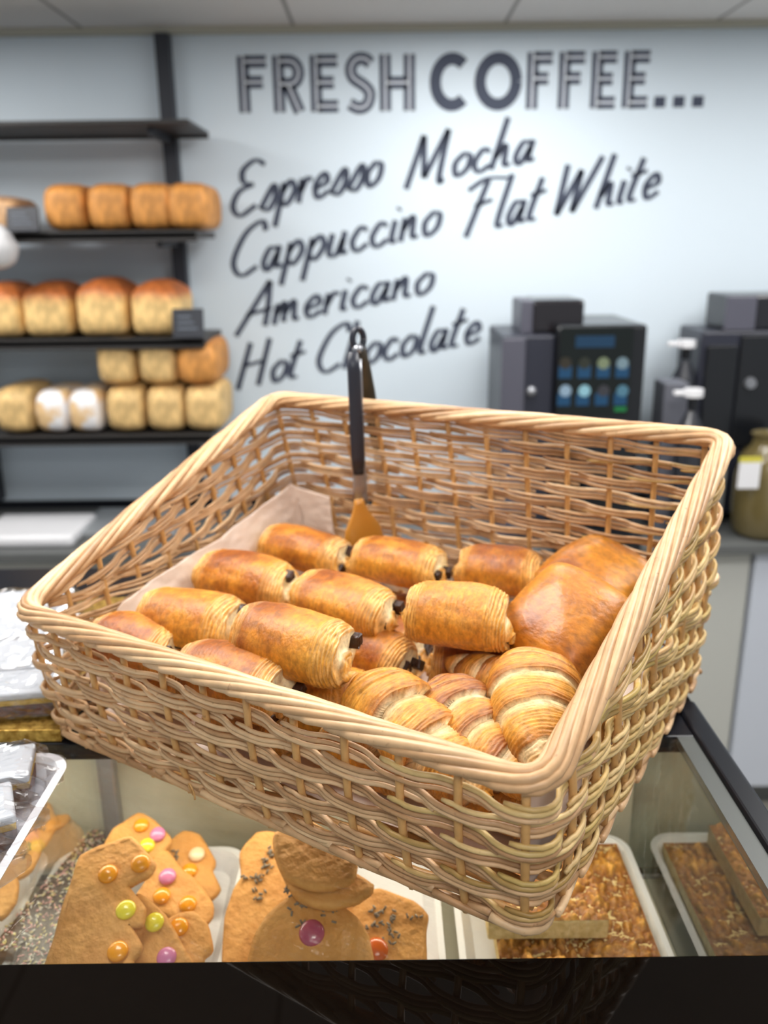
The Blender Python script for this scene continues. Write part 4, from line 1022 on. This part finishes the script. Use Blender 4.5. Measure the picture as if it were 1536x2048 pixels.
def croissant_mesh(seed, L, Rm, bend, segs=7, flap=.16, brown=.45, q0=.5):
    nu, na = 260, 90; s = np.linspace(.001, .999, nu); A = np.linspace(0, 2 * PI, na, endpoint=False)
    S = np.repeat(s, na); AA = np.tile(A, nu)
    Sh = S + .022 * np.sin(AA * 1 + 1.0) * np.sign(S - q0)
    Sh = Sh + .012 * np.sin(AA * 2 + seed) + .006 * np.sin(AA * 5 + S * 20 + seed)
    t = np.where(Sh > q0, (Sh - q0) / (1 - q0), (q0 - Sh) / q0 * .97)                                   # 0 centre .. 1 tip
    env = np.clip(1 - t ** 2.1, 0, 1) ** .62
    kk = t * (segs + 1) / 2 + .5; fr = kk - np.floor(kk)           # 0 at the start of a segment (under the previous flap)
    env2 = env * (1 - flap * .55 + flap * np.sin(np.clip(fr, 0, 1) * PI * .5) ** .7)
    lam = np.sin(fr * 2 * PI * 4) * .012 * (t > .1)
    nse0 = np.sin(AA * 3 + seed) * .02
    r = Rm * (env2 + lam * env + nse0 * env)
    th = (S - .5) * bend; Rb = L / bend
    cx = Rb * np.sin(th); cy = Rb * (1 - np.cos(th)); nx = -np.sin(th); ny = np.cos(th)
    y = np.cos(AA) * r; z = np.sin(AA) * r * .86
    P = np.stack([cx + nx * y, cy + ny * y, z], 1)
    nse = fbm(P, seed, 60, 3); d = np.stack([nx * np.cos(AA), ny * np.cos(AA), np.sin(AA)], 1); P += d * (nse * .0016 + .0003 * np.sin(Sh * 300 + nse * 9))[:, None]
    P[:, 2] = np.where(P[:, 2] < -Rm * .6, -Rm * .6 + (P[:, 2] + Rm * .6) * .3, P[:, 2])
    n2 = fbm(P, seed + 4, 60, 4)
    b = np.clip(brown + .45 * sst(fr, .45, 1.0) + .28 * n2, 0, 1)[:, None]; crust = GL * (1 - b) + GB * b; b2 = np.clip(b * 1.9 - 1.1, 0, 1); crust = crust * (1 - b2) + DB * b2
    cr_ = ((1 - sst(fr, .02, .42)) * (t > .12) * .85)[:, None] * np.clip(.75 + .5 * n2, 0, 1)[:, None]
    st = (.5 + .5 * np.sin(Sh * 300 + 9 * n2))[:, None] * .16
    col = crust * (1 - cr_) + CR * cr_; col = col * (1 - st) + (GL * .7 + CR * .3) * st
    return gridmesh('croissant', P, nu, na, True, col)
def croissant(a, b, z, za, lab, seed, Rm=.033, bend=.9, roll=0., segs=7, flap=.16, brown=.45, k=1.0, q0=.5):
    A = atz(*a, z); B = atz(*b, za); c = (A + B) / 2; d = (B - A).normalized(); s = Vector((0, 0, 1)).cross(d).normalized(); u = d.cross(s)
    F = Matrix((d, s, u)).transposed().to_4x4() @ Matrix.Rotation(roll, 4, 'X')
    o = link('croissant', croissant_mesh(seed, (B - A).length * k, Rm, bend, segs, flap, brown, q0), M_past); o.location = c; o.rotation_euler = F.to_euler(); tag(o, lab, 'croissant', 'croissants in the basket'); return o
croissant((722, 1372), (975, 1600), .112, .08, 'croissant with a curled golden flap and pale torn crumb, leftmost at the front', 3, .037, .35, segs=5, flap=.34, brown=.3, q0=.22)
croissant((868, 1378), (1065, 1590), .104, .09, 'croissant between the torn-flap croissant and the right-hand one', 4, .034, .3, segs=6, flap=.24, brown=.5, q0=.25)
croissant((1062, 1322), (1078, 1540), .122, .11, 'croissant with fine even layers, rightmost beside the right wall', 7, .040, .4, segs=5, flap=.14, brown=.32, q0=.3)
croissant((893, 1325), (1120, 1400), .098, .10, 'narrow croissant tip pointing left from under the rightmost croissant', 9, .027, .4, segs=6, flap=.16, brown=.4, q0=.75)

# ------------------------------------------------------------------ tongs
tp = aty(716, 700, 1.10)
def tong():
    i0 = None
    # rim position below the tongs
    best = min(np.linspace(side_end[1], side_end[2], 200), key=lambda s: abs((lambda p: ray_px(p)[0])(at(s, topz(s))) - 716))
    return best
def ray_px(p):
    v = p - Vector((0, 0, T + H)); return (768 + FPX * v.dot(ix) / v.dot(fwd), 1024 + FPX * v.dot(iy) / v.dot(fwd))
sT = tong(); pr = at(sT, topz(sT)); i_, f_ = idx(sT); tt = (mid[(i_ + 1) % NP] - mid[i_]).normalized(); no = Vector((tt.y, -tt.x, 0)).normalized()
YF = (pr - no * .032).y; YB = (pr + no * .034).y
root = empty('serving_tongs', tuple(aty(712, 700, YF)), 'black and steel serving tongs with amber heads, clipped upright over the back rim', 'tongs')
def bar(name, pts, wds, th, m, nrm):
    """flat strip with rounded section along pts (world), wds width at each"""
    mb = MB(); n = 12; vs = []; fs = []
    for i, (p, wd) in enumerate(zip(pts, wds)):
        d = (pts[min(i + 1, len(pts) - 1)] - pts[max(i - 1, 0)]).normalized(); s = d.cross(nrm).normalized(); u = s.cross(d)
        for k in range(n):
            a = 2 * PI * k / n; c_, s_ = math.cos(a), math.sin(a)
            vs.append(p + s * wd / 2 * math.copysign(abs(c_) ** .5, c_) + u * th / 2 * math.copysign(abs(s_) ** .6, s_))
    for i in range(len(pts) - 1):
        for k in range(n): fs.append((i * n + k, i * n + (k + 1) % n, (i + 1) * n + (k + 1) % n, (i + 1) * n + k))
    fs.append(tuple(range(n - 1, -1, -1))); fs.append(tuple((len(pts) - 1) * n + k for k in range(n)))
    mb.add(vs, fs); return mb.build(name, m, root)
def lerpP(a, b, n): return [a.lerp(b, i / (n - 1)) for i in range(n)]
nf = Vector((.25, -1, 0)).normalized()
M_hand = mat('tong_grip', srgb(30, 34, 46), .35)
A = aty(706, 704, YF); B = aty(717, 948, YF + .0)
pts = lerpP(A, B, 8); bar('grip', pts, [.013, .0165, .017, .017, .0175, .018, .018, .014], .011, M_hand, nf)
Cc = aty(719, 1010, YF); bar('steel_arm', lerpP(A.lerp(B, .06) + no * .004, Cc + no * .003, 8), [.017] * 6 + [.019, .021], .004, M_steel, nf)
Dn = aty(730, 1092, YF)
bar('serving_head', [Cc.lerp(Dn, t) for t in np.linspace(-.15, 1, 9)], [.012, .016, .022, .030, .040, .048, .052, .054, .054], .008, M_amber, nf)
A2 = aty(722, 690, YF + .02); B2 = aty(738, 790, YB); C2 = B2 + (B2 - A2).normalized() * .10; D2 = C2 + Vector((.004, .006, -.07))
bar('grip', lerpP(A2, C2, 6), [.010, .016, .018, .018, .018, .014], .010, mat('tong_grip_back', srgb(52, 46, 34), .4), nf)
bar('steel_arm', lerpP(C2, D2, 4), [.014] * 4, .003, M_steel, nf)
bar('serving_head', [D2 + Vector((.001, .002, -.012)) * t for t in range(5)], [.02, .034, .044, .044, .03], .008, M_amber, nf)
hg = MB(); tube(hg, [A + Vector((.004, .0, .002)), aty(722, 694, YF + .02)], .0055, 10); hg.build('hinge', M_steel, root)
rg = MB(); c = aty(716, 678, YF + .014)
tube(rg, [c + Vector((.0085 * .8 * math.cos(a), .004 * math.cos(a), .0125 * math.sin(a))) for a in np.linspace(0, 2 * PI, 30)], .0042, 10); rg.build('hanging_ring', M_hand, root)
